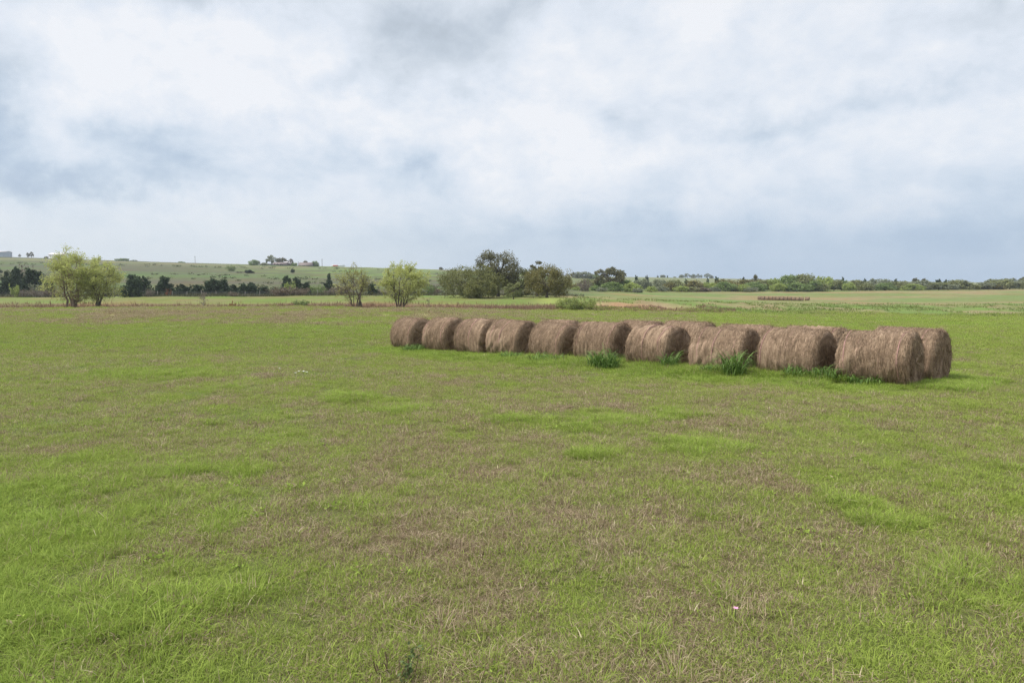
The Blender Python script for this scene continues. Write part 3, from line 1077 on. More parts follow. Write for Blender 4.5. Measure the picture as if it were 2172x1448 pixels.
# dead grass of the creek and the tan bank, as one mass of stalks
rng = np.random.default_rng(5)
n = 26000
px = rng.uniform(-150, 1235, n)
D_ = rng.normal(105.5, 3.2, n)
x = (px - 1086) / F * D_
keep = fbm(x * .12, D_ * .3, 400, 3) > .36
x, D_ = x[keep], D_[keep]
px2 = rng.uniform(1225, 1560, 9000)
D2 = rng.uniform(99, 121, 9000)
x2 = (px2 - 1086) / F * D2
k2 = fbm(x2 * .15, D2 * .12, 402, 3) > .47
x, D_ = np.concatenate([x, x2[k2]]), np.concatenate([D_, D2[k2]])
n = len(x)
mb = MB()
h = rng.uniform(.25, .8, n) * np.where(D_ > 99, 1, .7) * np.where(x > 12, .55, 1)
z = hgt(x, D_)
ang = rng.uniform(0, 6.283, n)
wv = rng.uniform(.03, .07, n)
lean = rng.normal(size=(n, 2)) * .22
P0 = np.stack([x - wv * np.cos(ang), D_ - wv * np.sin(ang), z - .05], -1)
P1 = np.stack([x + wv * np.cos(ang), D_ + wv * np.sin(ang), z - .05], -1)
P2 = np.stack([x + lean[:, 0], D_ + lean[:, 1], z + h], -1)
mb.add(np.stack([P0, P1, P2], 1).reshape(-1, 3), t=np.arange(n * 3).reshape(n, 3), r=np.clip(fbm(x * .3, D_ * .6, 404, 3) + rng.normal(size=n) * .2, 0, 1))
cg = mb.build('creek_grass', M['creek'])
tag(cg, 'strip of dead reddish brown grass along the creek bed', 'grass')
cg['kind'] = 'stuff'
# green tussocks of the bank and the rough edge of the upper field, another mass
n = 30000
px2 = rng.uniform(1225, 2300, n)
D2 = rng.uniform(99, 168, n)
x2 = (px2 - 1086) / F * D2
k2 = fbm(x2 * .2, D2 * .2, 412, 3, .6) > .53
x, D_ = x2[k2], D2[k2]
n = len(x)
mb = MB()
h = rng.uniform(.12, .42, n)
z = hgt(x, D_)
ang = rng.uniform(0, 6.283, n)
wv = rng.uniform(.05, .11, n)
lean = rng.normal(size=(n, 2)) * .15
P0 = np.stack([x - wv * np.cos(ang), D_ - wv * np.sin(ang), z - .05], -1)
P1 = np.stack([x + wv * np.cos(ang), D_ + wv * np.sin(ang), z - .05], -1)
P2 = np.stack([x + lean[:, 0], D_ + lean[:, 1], z + h], -1)
mb.add(np.stack([P0, P1, P2], 1).reshape(-1, 3), t=np.arange(n * 3).reshape(n, 3), r=np.clip(fbm(x * .25, D_ * .25, 414, 3) + rng.normal(size=n) * .2, 0, 1))
M['bankgrass'] = leafmat('bank_grass', (.12, .16, .045), (.175, .22, .06), (.21, .24, .075), .3, .8, .1)
bgm = mb.build('bank_grass', M['bankgrass'])
tag(bgm, 'rough green tussock grass on the bank beyond the bales', 'grass')
bgm['kind'] = 'stuff'

# unmown weeds along the far fence, one mass
M['fenceweed'] = leafmat('fence_line_weeds', (.065, .07, .035), (.10, .10, .055), (.145, .13, .08), .25, .8, .15)
rng = np.random.default_rng(15)
n = 26000
px2 = np.concatenate([rng.uniform(-80, 1240, n // 2), rng.uniform(-80, 760, n // 2)])
D_ = rng.normal(184, 3.0, n)
x = (px2 - 1086) / F * D_
k2 = fbm(x * .09, D_ * .1, 440, 3, .6) > .38
x, D_ = x[k2], D_[k2]
n = len(x)
mb = MB()
h = rng.uniform(.2, 1.0, n) * (.5 + fbm(x * .25, D_ * .2, 442, 3))
z = hgt(x, D_)
ang = rng.uniform(0, 6.283, n)
wv = rng.uniform(.06, .14, n)
lean = rng.normal(size=(n, 2)) * .25
P0 = np.stack([x - wv * np.cos(ang), D_ - wv * np.sin(ang), z - .05], -1)
P1 = np.stack([x + wv * np.cos(ang), D_ + wv * np.sin(ang), z - .05], -1)
P2 = np.stack([x + lean[:, 0], D_ + lean[:, 1], z + h], -1)
mb.add(np.stack([P0, P1, P2], 1).reshape(-1, 3), t=np.arange(n * 3).reshape(n, 3), r=np.clip(fbm(x * .2, D_ * .2, 444, 3) + rng.normal(size=n) * .2, 0, 1))
fw = mb.build('fence_line_weeds', M['fenceweed'])
tag(fw, 'strip of unmown grey green weeds along the far fence', 'weeds')
fw['kind'] = 'stuff'
# low scrub dotted over the hillside, another mass
rng = np.random.default_rng(16)
n = 900
px2 = rng.uniform(-60, 1180, n)
D_ = rng.uniform(205, 620, n)
x = (px2 - 1086) / F * D_
k2 = (fbm(x * .012, D_ * .02, 450, 4, .6) + .12 * (D_ < 330)) > .60
x, D_ = x[k2], D_[k2]
mb = MB()
for x_, y_ in zip(x, D_):
    z_ = float(hgt(x_, y_))
    sz = rng.uniform(.35, 1.1)
    q = rng.normal(size=(26, 3)) * (sz * 1.1, sz * 1.1, sz * .35) + (x_, y_, z_ + sz * .4)
    leaves(mb, q, .42, rng, rr=np.full(26, rng.uniform(.1, .9)))
M['scrub'] = leafmat('hillside_scrub_leaves', (.065, .085, .038), (.095, .11, .05), (.12, .125, .065), .25)
hb_ = mb.build('hillside_scrub', M['scrub'])
tag(hb_, 'low dark scrub dotted over the pasture hill', 'scrub')
hb_['kind'] = 'stuff'

# dark rye clumps at the foot of the bales
GR = 'dark rye grass clumps at the foot of the bales'
for i, (px, py, wpx, hpx, lab) in enumerate([
    (1280, 782, 56, 34, 'dark green rye clump arching before the fifth front bale from the right'),
    (1412, 786, 30, 34, 'narrow upright dark rye clump at the fourth front bale from the right'),
    (1552, 800, 42, 48, 'tallest dark rye clump, against the third front bale from the right'),
    (1505, 796, 36, 20, 'low dark rye clump left of the tallest rye clump'),
    (1690, 806, 56, 26, 'wide dark rye clump below the left half of the second bale from the right'),
    (1745, 810, 56, 28, 'dark rye clump at the gap before the nearest bale'),
    (1822, 815, 60, 18, 'low dark leafy clump at the foot of the nearest bale'),
    (1160, 770, 64, 16, 'low dark rye clump at the fifth front bale from the left'),
    (1085, 764, 40, 12, 'small dark clump at the fourth front bale from the left'),
    (880, 746, 44, 12, 'small dark green clump at the foot of the far left bale')]):
    u_, v_ = ray(px, py)
    D_ = EYE / (-v_ - .031)
    x, y = u_ * D_, D_
    mb = MB()
    g = np.random.default_rng(600 + i)
    W_, H_ = wpx / F * D_ * 1.1, hpx / F * D_ * 1.15 + .08
    y -= .22
    nb = int(60 + W_ * 230)
    blades(mb, nb, g, W_ * .5, H_ * .5, H_ * 1.5, .026, 1.3, 7, 0, .9, True)
    o = mb.build('rye_clump', M['rye'], loc=(x, y, float(hgt(x, y)) - .01))
    tag(o, lab, 'grass clump', GR)

# ------------------------------------------------------------------ trees
def curve(p0, d, ln, rng, n=6, wob=.12, grav=0.0, up=0.0):
    pts = [np.array(p0, float)]
    d = np.array(d, float)
    d /= np.linalg.norm(d)
    for i in range(n):
        d = d + rng.normal(size=3) * wob
        d[2] += up - grav
        d /= np.linalg.norm(d)
        pts.append(pts[-1] + d * ln / n)
    return np.array(pts)


def bez(a, b, c, n=7):
    f = np.linspace(0, 1, n)[:, None]
    return a * (1 - f) ** 2 + b * 2 * f * (1 - f) + c * f * f


def willow(h, w_, seed, nst=6, nleaf=9000, lsize=.1, natt=90, twigs=6, low=.18, lean=0.0, foot=.35):
    """several stems fanning from one foot into a rounded airy crown of whippy twigs"""
    g = np.random.default_rng(seed)
    tb, lb = MB(), MB()
    ctr = np.array([lean * w_ * .2, 0, h * .56])
    rad3 = np.array([w_ * .47, w_ * .47, h * .40])
    att = []
    while len(att) < natt:
        v = g.normal(size=3)
        v /= np.linalg.norm(v)
        rr = g.uniform(.12, 1.0) ** .42 * (.84 + .3 * (vnoise(np.array(v[0] * 2 + 9), np.array(v[1] * 2 + v[2] * 2 + 5), seed) - .2))
        p_ = ctr + v * rr * rad3
        if p_[2] > h * low:
            att.append(p_)
    att = np.array(att)
    hi = att[np.argsort(-(att[:, 2] + np.hypot(att[:, 0], att[:, 1]) * .45))]
    stems = []
    for k in range(nst):
        tgt = hi[(k * max(1, natt // (3 * nst)) + int(g.integers(0, 3))) % natt]
        p0 = np.array([g.normal() * foot, g.normal() * foot * .6, -.2])
        st = bez(p0, np.array([p0[0] + tgt[0] * .38, p0[1] + tgt[1] * .38, tgt[2] * .55]), tgt, 11)
        st[1:-1] += g.normal(size=(9, 3)) * h * .008
        r0 = h * .0165 * g.uniform(.65, 1.2)
        tube(tb, st, np.linspace(r0, r0 * .2, 11), 6)
        stems.append(st)
    SP = np.concatenate([q[2:] for q in stems])
    tw = []
    for p_ in att:
        dd = np.linalg.norm((SP - p_) * (1, 1, .8), axis=1) + 3 * h * (SP[:, 2] > p_[2] - .03 * h)
        s0 = SP[np.argmin(dd + g.uniform(0, .12 * h, len(dd)))]
        mid = s0 * .5 + p_ * .5 + np.array([0, 0, -.02 * h]) + g.normal(size=3) * h * .02
        br = bez(s0, mid, p_, 6)
        tube(tb, br, np.linspace(h * .0045, h * .0015, 6), 4)
        for q in range(twigs):
            b0 = br[g.integers(2, 6)]
            out = (b0 - ctr) / rad3
            d_ = out * .45 + np.array([0, 0, .25]) + g.normal(size=3) * .5
            t_ = curve(b0, d_, h * g.uniform(.07, .15), g, 4, .14, .07)
            tube(tb, t_, np.linspace(.013, .006, 5), 3)
            tw.append(t_)
    P = np.array(tw)
    tone = g.uniform(.1, .9, len(P))
    wt = np.clip(np.linalg.norm((P[:, 2] - (ctr[0], 0, .2 * h)) / (w_ * .5, w_ * .5, h * .75), axis=1), .06, 1) ** 1.3
    wt *= g.uniform(.15, 1.0, len(P))
    k = g.choice(len(P), nleaf, p=wt / wt.sum())
    f = g.beta(1.5, 1.2, nleaf) * 3.999
    i = f.astype(int)
    pos = P[k, i] * (1 - (f % 1))[:, None] + P[k, i + 1] * (f % 1)[:, None] + g.normal(size=(nleaf, 3)) * h * .018
    cl = fbm(pos[:, 0] * .9 + 9, pos[:, 2] * .9 + pos[:, 1], seed, 3)
    leaves(lb, pos, lsize, g, rr=np.clip((cl - .3) * 1.1 + tone[k] * .4, 0, 1), elong=2.2)
    return tb, lb


def oak(h, w_, seed, nclump=46, per=240, lsize=.2, base=.22, lean=(0, 0), trunkr=None, flat=.95, low=.0, openness=.0, hang=.0, rcr=(.06, .125)):
    """spreading oak: stout trunk, crooked limbs, foliage in lumpy pads with gaps between them"""
    g = np.random.default_rng(seed)
    tb, lb = MB(), MB()
    tr = trunkr or h * .035
    fork = np.array([lean[0] * h * .2, lean[1] * h * .2, h * base])
    tube(tb, np.array([[0, 0, -.3], [.02 * h * lean[0], 0, h * base * .45], fork]), [tr * 1.35, tr * 1.0, tr * .9], 8)
    cs = []
    tries = 0
    while len(cs) < nclump and tries < 4000:
        tries += 1
        v = g.normal(size=3)
        v /= np.linalg.norm(v)
        rad = g.uniform(.45, 1.0) ** .5
        c = np.array([v[0] * w_ * .5 * rad, v[1] * w_ * .5 * rad, h * (.5 + low * -.1) + v[2] * h * .45 * rad])
        if c[2] < h * (.20 - low * .18) or c[2] > h * .93:
            continue
        # narrower towards the bottom unless low
        c[0] += lean[0] * c[2] * .25
        cs.append(c)
    for c in cs:
        rc = w_ * g.uniform(*rcr)
        n = int(per * g.uniform(.7, 1.3))
        v = g.normal(size=(n, 3))
        v /= np.linalg.norm(v, axis=1)[:, None]
        rad = g.uniform(.25, 1.0, n) ** .5
        pos = c + v * rad[:, None] * rc * np.array([1.25, 1.25, flat])
        pos += g.normal(size=(n, 3)) * rc * .12
        if hang:
            pos[:, 2] -= hang * g.uniform(0, 1, n) ** 3 * rc
        pos[:, 2] = np.maximum(pos[:, 2], .1)
        tone = g.uniform(.15, .85)
        leaves(lb, pos, lsize, g, rr=np.full(n, tone), elong=1.6)
        # limb to the pad
        mid = fork + (c - fork) * .5 + g.normal(size=3) * h * .045
        mid[2] += h * .03
        e = c + g.normal(size=3) * rc * .2
        q = [fork + (mid - fork) * f + g.normal(size=3) * h * .008 for f in (0, .5)] + [mid, mid + (e - mid) * .5 + g.normal(size=3) * h * .012, e]
        d_ = np.linalg.norm(c - fork) / h
        tube(tb, np.array(q), np.linspace(tr * g.uniform(.3, .55), tr * .07, 5), 5)
    return tb, lb


def juniper(h, w_, seed, n=150, per=42, lsize=.16):
    """dark cedar: upswept plumes on a tapering outline with spiky tips"""
    g = np.random.default_rng(seed)
    tb, lb = MB(), MB()
    tube(tb, [[0, 0, -.2], [g.normal() * .03 * h, g.normal() * .03 * h, h * .5], [0, 0, h * .93]], [h * .028, h * .016, .01], 6)
    lead = [(0, 0, 1.0)] + [(g.normal() * .16 * w_, g.normal() * .16 * w_, g.uniform(.7, .93)) for _ in range(3)]
    for k in range(n):
        f = g.uniform(.04, 1.0) ** 1.15
        lx, ly, lt = lead[g.integers(len(lead))] if f > .45 else (0, 0, 1.0)
        wid = w_ * .5 * (min(1, f * 4 + .45)) * max(.05, 1 - f / lt * .98) ** .72
        a = g.uniform(0, 6.283)
        rad = wid * g.uniform(.35, 1.08)
        c = np.array([lx * f + math.cos(a) * rad, ly * f + math.sin(a) * rad, f * h * lt * .93])
        d_ = np.array([math.cos(a) * .55, math.sin(a) * .55, g.uniform(.6, 1.3)])
        d_ /= np.linalg.norm(d_)
        ln = h * g.uniform(.07, .13)
        m_ = int(per * g.uniform(.7, 1.3))
        ss = g.uniform(-.5, 1, m_)
        pos = c + d_ * (ss * ln)[:, None] + g.normal(size=(m_, 3)) * (ln * .33 * (1.05 - np.maximum(ss, 0)))[:, None]
        pos[:, 2] = np.maximum(pos[:, 2], .05)
        leaves(lb, pos, lsize, g, rr=np.full(m_, g.uniform(.1, .9)), elong=2.6, dirs=np.broadcast_to(d_, (m_, 3)))
    # spire
    m_ = 60
    pos = np.stack([g.normal(size=m_) * .02 * w_, g.normal(size=m_) * .02 * w_, h * g.uniform(.84, 1.0, m_)], -1)
    leaves(lb, pos, lsize * .8, g, elong=2.8, dirs=np.broadcast_to(np.array([0, 0, 1.0]), (m_, 3)))
    return tb, lb


def bush(h, w_, seed, nst=26, nleaf=2600, lsize=.14, twigr=.012, up=.5):
    """many stems from the ground with a haze of leaf or twig tips"""
    g = np.random.default_rng(seed)
    tb, lb = MB(), MB()
    P = []
    for s_ in range(nst):
        a = g.uniform(0, 6.283)
        sp = g.uniform(.1, 1.0)
        rb = w_ * .28 * math.sqrt(g.random())
        st = curve((math.cos(a) * rb, math.sin(a) * rb, -.1), (math.cos(a) * sp * w_ / h * .6, math.sin(a) * sp * w_ / h * .6, 1), h * g.uniform(.6, 1.0), g, 6, .1, 0, .0)
        tube(tb, st, np.linspace(twigr * 2, twigr * .6, len(st)), 4)
        P.append(st)
        for b in range(5):
            p0 = st[g.integers(1, len(st))]
            tw = curve(p0, (g.normal() * .6, g.normal() * .6, up), h * g.uniform(.15, .35), g, 6, .15)
            tube(tb, tw, np.linspace(twigr, twigr * .4, len(tw)), 3)
            P.append(tw)
    P = np.array(P)
    k = g.integers(0, len(P), nleaf)
    f = g.beta(1.7, 1.2, nleaf) * (P.shape[1] - 1.001)
    i = f.astype(int)
    pos = P[k, i] * (1 - (f % 1))[:, None] + P[k, i + 1] * (f % 1)[:, None] + g.normal(size=(nleaf, 3)) * h * .035
    pos[:, 2] = np.maximum(pos[:, 2], .05)
    cl = fbm(pos[:, 0] * 1.2 + 9, pos[:, 2] * 1.2 + pos[:, 1], seed, 3)
    leaves(lb, pos, lsize, g, rr=np.clip((cl - .3) * 1.6, 0, 1), elong=1.9)
    return tb, lb


def far_tree(seed, kind):
    """unit-size tree for far distances (height 1, width 1)"""
    g = np.random.default_rng(seed)
    if kind == 'round':
        return oak(1, 1.0, seed, 46, 60, .05, .16, trunkr=.024, flat=1.25, low=1.0, rcr=(.09, .17))
    if kind == 'open':
        return oak(1, 1.0, seed, 22, 70, .05, .36, trunkr=.03, flat=1.0, rcr=(.07, .14))
    if kind == 'shrub':
        return oak(1, 1.0, seed, 46, 58, .05, .06, trunkr=.016, flat=1.25, low=1.25, rcr=(.09, .16))
    if kind == 'cedar':
        return juniper(1, .75, seed, 70, 20, .05)
    tb, lb = bush(1, 1.0, seed, 22, 900, .045, .006, .6)
    return tb, lb


def put(name, label, cat, tbm, lbm, mt, ml, loc, rz=0, sc=None, group=None, crown='crown', trunk='trunk'):
    o = thing(name, label, cat, loc, rz, group, sc)
    link(trunk, tbm if not isinstance(tbm, MB) else tbm.mesh(trunk, mt), o)
    link(crown, lbm if not isinstance(lbm, MB) else lbm.mesh(crown, ml), o)
    return o


def sized(px, base_row, top_row, wpx, D):
    """real height and width of something seen between two photo rows"""
    p_ = at(px, D)
    return p_, topz(px, top_row, D) - p_.z, wpx / F * D


def hero(kind, name, label, cat, px, top_row, wpx, D, mt, ml, group=None, crown='crown', trunk='trunk', **kw):
    p_, h, w_ = sized(px, 0, top_row, wpx, D)
    tb, lb = kind(h, w_, **kw)
    return put(name, label, cat, tb, lb, M[mt], M[ml], p_, 0, None, group, crown, trunk)


# budding trees along the creek
hero(willow, 'budding_tree', 'tall light green budding tree at far left beside the creek', 'tree', 155, 527, 112, 105, 'twig', 'willow', seed=1, nst=9, nleaf=14000, natt=150, low=.10)
hero(willow, 'budding_tree', 'shorter light green budding tree leaning right beside the tall left one', 'tree', 205, 541, 104, 106, 'bark', 'willow', seed=2, nst=6, nleaf=10500, natt=120, low=.10, lean=.5)
hero(willow, 'budding_tree', 'nearly bare brown budding tree with a dark leaning trunk', 'tree', 757, 556, 88, 105, 'bark', 'willow_sparse', seed=3, nst=6, nleaf=2600, natt=110, low=.2, lean=-.4)
hero(willow, 'budding_tree', 'bright yellow green budding tree with fanned stems, left of the oaks', 'tree', 849, 550, 118, 105, 'bark', 'willow', seed=4, nst=8, nleaf=11500, natt=130, low=.14, lean=.3)
hero(bush, 'willow_bush', 'light green willow bush of upright wands in the creek before the round oak', 'bush', 1228, 628, 112, 101, 'twig', 'reed', crown='foliage', trunk='stems', seed=9, nst=90, nleaf=9000, lsize=.10)
hero(bush, 'green_bush', 'small green bush in the brown creek strip left of the bare brown tree', 'bush', 636, 634, 28, 104, 'twig', 'green', crown='foliage', trunk='stems', seed=10, nst=20, nleaf=1500, lsize=.10)
hero(willow, 'sapling', 'small bare pinkish sapling in the brown creek strip', 'sapling', 431, 615, 34, 103, 'twig_grey', 'brush', seed=11, nst=2, nleaf=300, natt=26, twigs=4, lsize=.06, low=.4, foot=.06)
hero(bush, 'dead_shrub', 'rusty brown dead shrub in the creek grass', 'shrub', 492, 640, 9, 101, 'twig', 'rustleaf', crown='foliage', trunk='stems', seed=12, nst=14, nleaf=500, lsize=.08)
hero(willow, 'sapling', 'thin bare sapling on the creek edge right of the bright green tree', 'sapling', 908, 628, 12, 104, 'twig_grey', 'brush', seed=13, nst=2, nleaf=60, natt=14, twigs=3, lsize=.05, low=.3, foot=.06)

# oak group
hero(oak, 'oak_tree', 'wide olive oak with sweeping low limbs, left of the oak group', 'tree', 1000, 562, 132, 152, 'bark_dark', 'oak', seed=31, nclump=70, per=210, lsize=.17, base=.22, lean=(-.25, 0), hang=1.3)
hero(oak, 'oak_tree', 'bushy olive oak with foliage to the ground, middle of the oak group', 'tree', 1012, 588, 84, 146, 'bark_dark', 'oak', seed=32, nclump=41, per=210, lsize=.17, base=.15, low=1.0, hang=.8)
hero(oak, 'oak_tree', 'tallest dark oak with sky holes in its top, behind the oak group', 'tree', 1056, 525, 96, 164, 'bark_dark', 'oak_dark', seed=33, nclump=65, per=200, lsize=.17, base=.3, hang=.6)
hero(oak, 'oak_tree', 'mid height olive oak filling in right of the tallest oak', 'tree', 1104, 560, 92, 166, 'bark_dark', 'oak', seed=34, nclump=36, per=200, lsize=.18, base=.25, low=.6, hang=.6)
hero(oak, 'oak_tree', 'small round topped oak on a bare trunk behind the rounded oak', 'tree', 1140, 547, 38, 172, 'bark_dark', 'oak_dark', seed=35, nclump=16, per=170, lsize=.19, base=.62, openness=.4)
hero(oak, 'oak_tree', 'broad rounded rusty olive oak with visible trunk, right of the oak group', 'tree', 1160, 560, 100, 150, 'bark', 'oak_rust', seed=36, nclump=75, per=210, lsize=.16, base=.2, hang=1.4)
hero(oak, 'young_tree', 'small light olive tree on a thin trunk before the oaks', 'tree', 1089, 595, 44, 138, 'bark', 'olive', seed=37, nclump=26, per=170, lsize=.13, base=.3, trunkr=.12)
hero(oak, 'oak_tree', 'tall dark oak standing above the tree line right of the oak group', 'tree', 1291, 562, 64, 300, 'bark_dark', 'oak_dark', seed=38, nclump=42, per=200, lsize=.36, base=.3, low=.6)

# junipers and brush along the fence on the left
JV = []
for s_ in range(4):
    tb, lb = juniper(5.5, (4.2, 5.0, 3.4, 4.4)[s_], 60 + s_, 150, 40, .17)
    JV.append((tb.mesh('trunk', M['bark_dark']), lb.mesh('crown', M['juniper']), (4.2, 5.0, 3.4, 4.4)[s_]))
JG = 'dark junipers along the far fence'
for i, (px, top, wpx, D, lab) in enumerate([
    (12, 588, 44, 186, 'dark juniper at the left edge of the photo'),
    (36, 566, 36, 196, 'green topped dark juniper behind the fence, second from the left edge'),
    (65, 569, 48, 190, 'large dark pointed juniper left of the tall budding tree'),
    (98, 592, 36, 188, 'dark juniper just left of the tall budding tree'),
    (282, 583, 46, 176, 'large dark juniper right of the tall budding trees'),
    (307, 586, 34, 186, 'dark juniper just behind the large one right of the budding trees'),
    (348, 586, 42, 186, 'evenly pointed dark juniper with a rusty shrub at its foot'),
    (384, 602, 32, 186, 'low dark juniper just right of the pointed one'),
    (419, 604, 28, 187, 'small dark juniper behind the pinkish sapling'),
    (455, 591, 40, 188, 'bushy dark juniper with several tips, left of a pair'),
    (476, 593, 28, 190, 'dark juniper with a thin tip, right of the bushy one'),
    (494, 603, 26, 188, 'low dark juniper left of the tall narrow pair'),
    (518, 602, 24, 188, 'small dark juniper with a thin spire'),
    (536, 599, 28, 190, 'dark juniper with a spire, right of the small one'),
    (563, 608, 26, 188, 'low dark juniper left of the brown brush'),
    (579, 611, 12, 189, 'tiny narrow dark juniper at the edge of the brown brush'),
    (610, 585, 24, 215, 'narrow green juniper behind the brown brush'),
    (630, 588, 24, 218, 'rounded green juniper behind the brown brush, right one'),
    (652, 598, 34, 192, 'dark juniper right of the brown brush'),
    (697, 592, 30, 196, 'ragged dark juniper on a bare stem left of the bare brown tree'),
    (700, 580, 12, 240, 'small round juniper high behind the ragged one'),
    (622, 570, 9, 420, 'small pointed juniper alone on the hillside below the farm'),
    (532, 572, 16, 400, 'dark round juniper alone on the hillside left of the lone pointed one'),
    (2, 566, 12, 330, 'dark juniper on the hillside cut by the left photo edge'),
    (790, 603, 26, 184, 'dark juniper between the bare tree and the bright green tree'),
    (878, 597, 16, 196, 'dark narrow juniper between the bright green tree and the oaks')]):
    p_, h, w_ = sized(px, 0, top, wpx, D)
    tm, lm, wref = JV[i % 4]
    w_ *= 1.35 if 375 < px < 600 else 1.1
    put('juniper_tree', lab, 'juniper', tm, lm, None, None, p_, i * 1.7, (w_ / wref, w_ / wref, h / 5.5), JG)

BV = {}
for nm, mt, ml, nst, nl in [('brush', 'twig', 'brush', 46, 1500), ('brush_grey', 'twig_grey', 'brush', 46, 700), ('green', 'twig', 'green', 24, 2000), ('lime', 'twig', 'lime', 24, 2000), ('rust', 'twig', 'rustleaf', 18, 900), ('greygreen', 'twig', 'greygreen', 26, 1900)]:
    tb, lb = bush(3, 4, 80 + len(BV), nst, nl, .15, .018)
    BV[nm] = (tb.mesh('stems', M[mt]), lb.mesh('foliage', M[ml]))
BG = 'brush along the far fence'
for i, (px, top, wpx, D, kind, lab) in enumerate([
    (600, 609, 48, 178, 'brush', 'large rounded brown brush left of the dark juniper pair'),
    (633, 611, 40, 180, 'brush', 'brown brush right of the large rounded one'),
    (495, 619, 18, 176, 'brush', 'small rounded tan bush before the dark junipers'),
    (52, 613, 28, 178, 'brush_grey', 'grey brown brush before the large pointed juniper'),
    (84, 612, 34, 177, 'brush_grey', 'dark brown brush left of the tall budding tree'),
    (110, 617, 30, 178, 'brush', 'brown brush under the tall budding tree'),
    (32, 604, 18, 176, 'lime', 'bright green shrub before the dark junipers at the left edge'),
    (80, 600, 26, 182, 'greygreen', 'pale grey green shrub beside the large pointed juniper'),
    (357, 612, 12, 181, 'rust', 'rust red dead shrub at the foot of the pointed juniper'),
    (318, 612, 20, 180, 'brush_grey', 'whitish bare shrub right of the large juniper'),
    (675, 606, 32, 190, 'green', 'pale green shrub right of the dark juniper'),
    (617, 598, 22, 205, 'lime', 'light green shrub between the two green junipers'),
    (727, 606, 50, 186, 'brush', 'wide brown brush behind the bare brown tree'),
    (705, 612, 30, 182, 'brush_grey', 'grey brush left of the bare brown tree'),
    (90, 575, 32, 205, 'greygreen', 'grey green tall shrub behind the tall budding tree'),
    (55, 560, 40, 215, 'brush_grey', 'grey leafless tall shrub above the junipers at left'),
    (492, 563, 16, 430, 'green', 'round green shrub high on the hillside left of the farm'),
    (510, 575, 14, 400, 'greygreen', 'dull small shrub on the hillside beside the round juniper'),
    (815, 612, 36, 186, 'brush_grey', 'grey brush behind the bright green budding tree'),
    (905, 603, 30, 188, 'green', 'green shrub left of the oak group'),
    (922, 608, 22, 192, 'brush', 'brown shrub at the left foot of the oak group'),
    (893, 612, 26, 184, 'greygreen', 'grey green shrub right of the bright green budding tree'),
    (1240, 590, 30, 265, 'brush_grey', 'grey shrub right of the rounded oak')]):
    p_, h, w_ = sized(px, 0, top, wpx, D)
    tm, lm = BV[kind]
    put('shrub', lab, 'shrub', tm, lm, None, None, p_, i * 2.1, (w_ / 4, w_ / 4, h / 3), BG, 'foliage', 'stems')

# far tree line across the right
FT = {}
for kind, mats in [('round', ['green', 'olive', 'oak_rust', 'lime', 'oak_dark', 'greygreen']), ('open', ['green', 'oak_dark', 'olive', 'greygreen']), ('shrub', ['green', 'lime', 'olive', 'greygreen', 'brush', 'oak_rust']), ('cedar', ['juniper'])]:
    for v in range(2):
        tb, lb = far_tree(200 + v * 7 + len(kind) * 13, kind)
        tm, lm0 = tb.mesh('trunk', M['bark_dark']), lb.mesh('crown', M['green'])
        for mt in mats:
            lm = lm0.copy()
            lm.materials.clear()
            lm.materials.append(M[mt])
            FT.setdefault((kind, mt), []).append((tm, lm))
CW = {'green': 'fresh green', 'olive': 'dull olive', 'oak_rust': 'rusty olive', 'lime': 'lime green', 'oak_dark': 'dark olive', 'greygreen': 'grey green', 'brush': 'brown leafless', 'juniper': 'blackish green'}
KW = {'round': 'round tree', 'open': 'bare trunked tree', 'shrub': 'low shrub', 'cedar': 'cedar'}
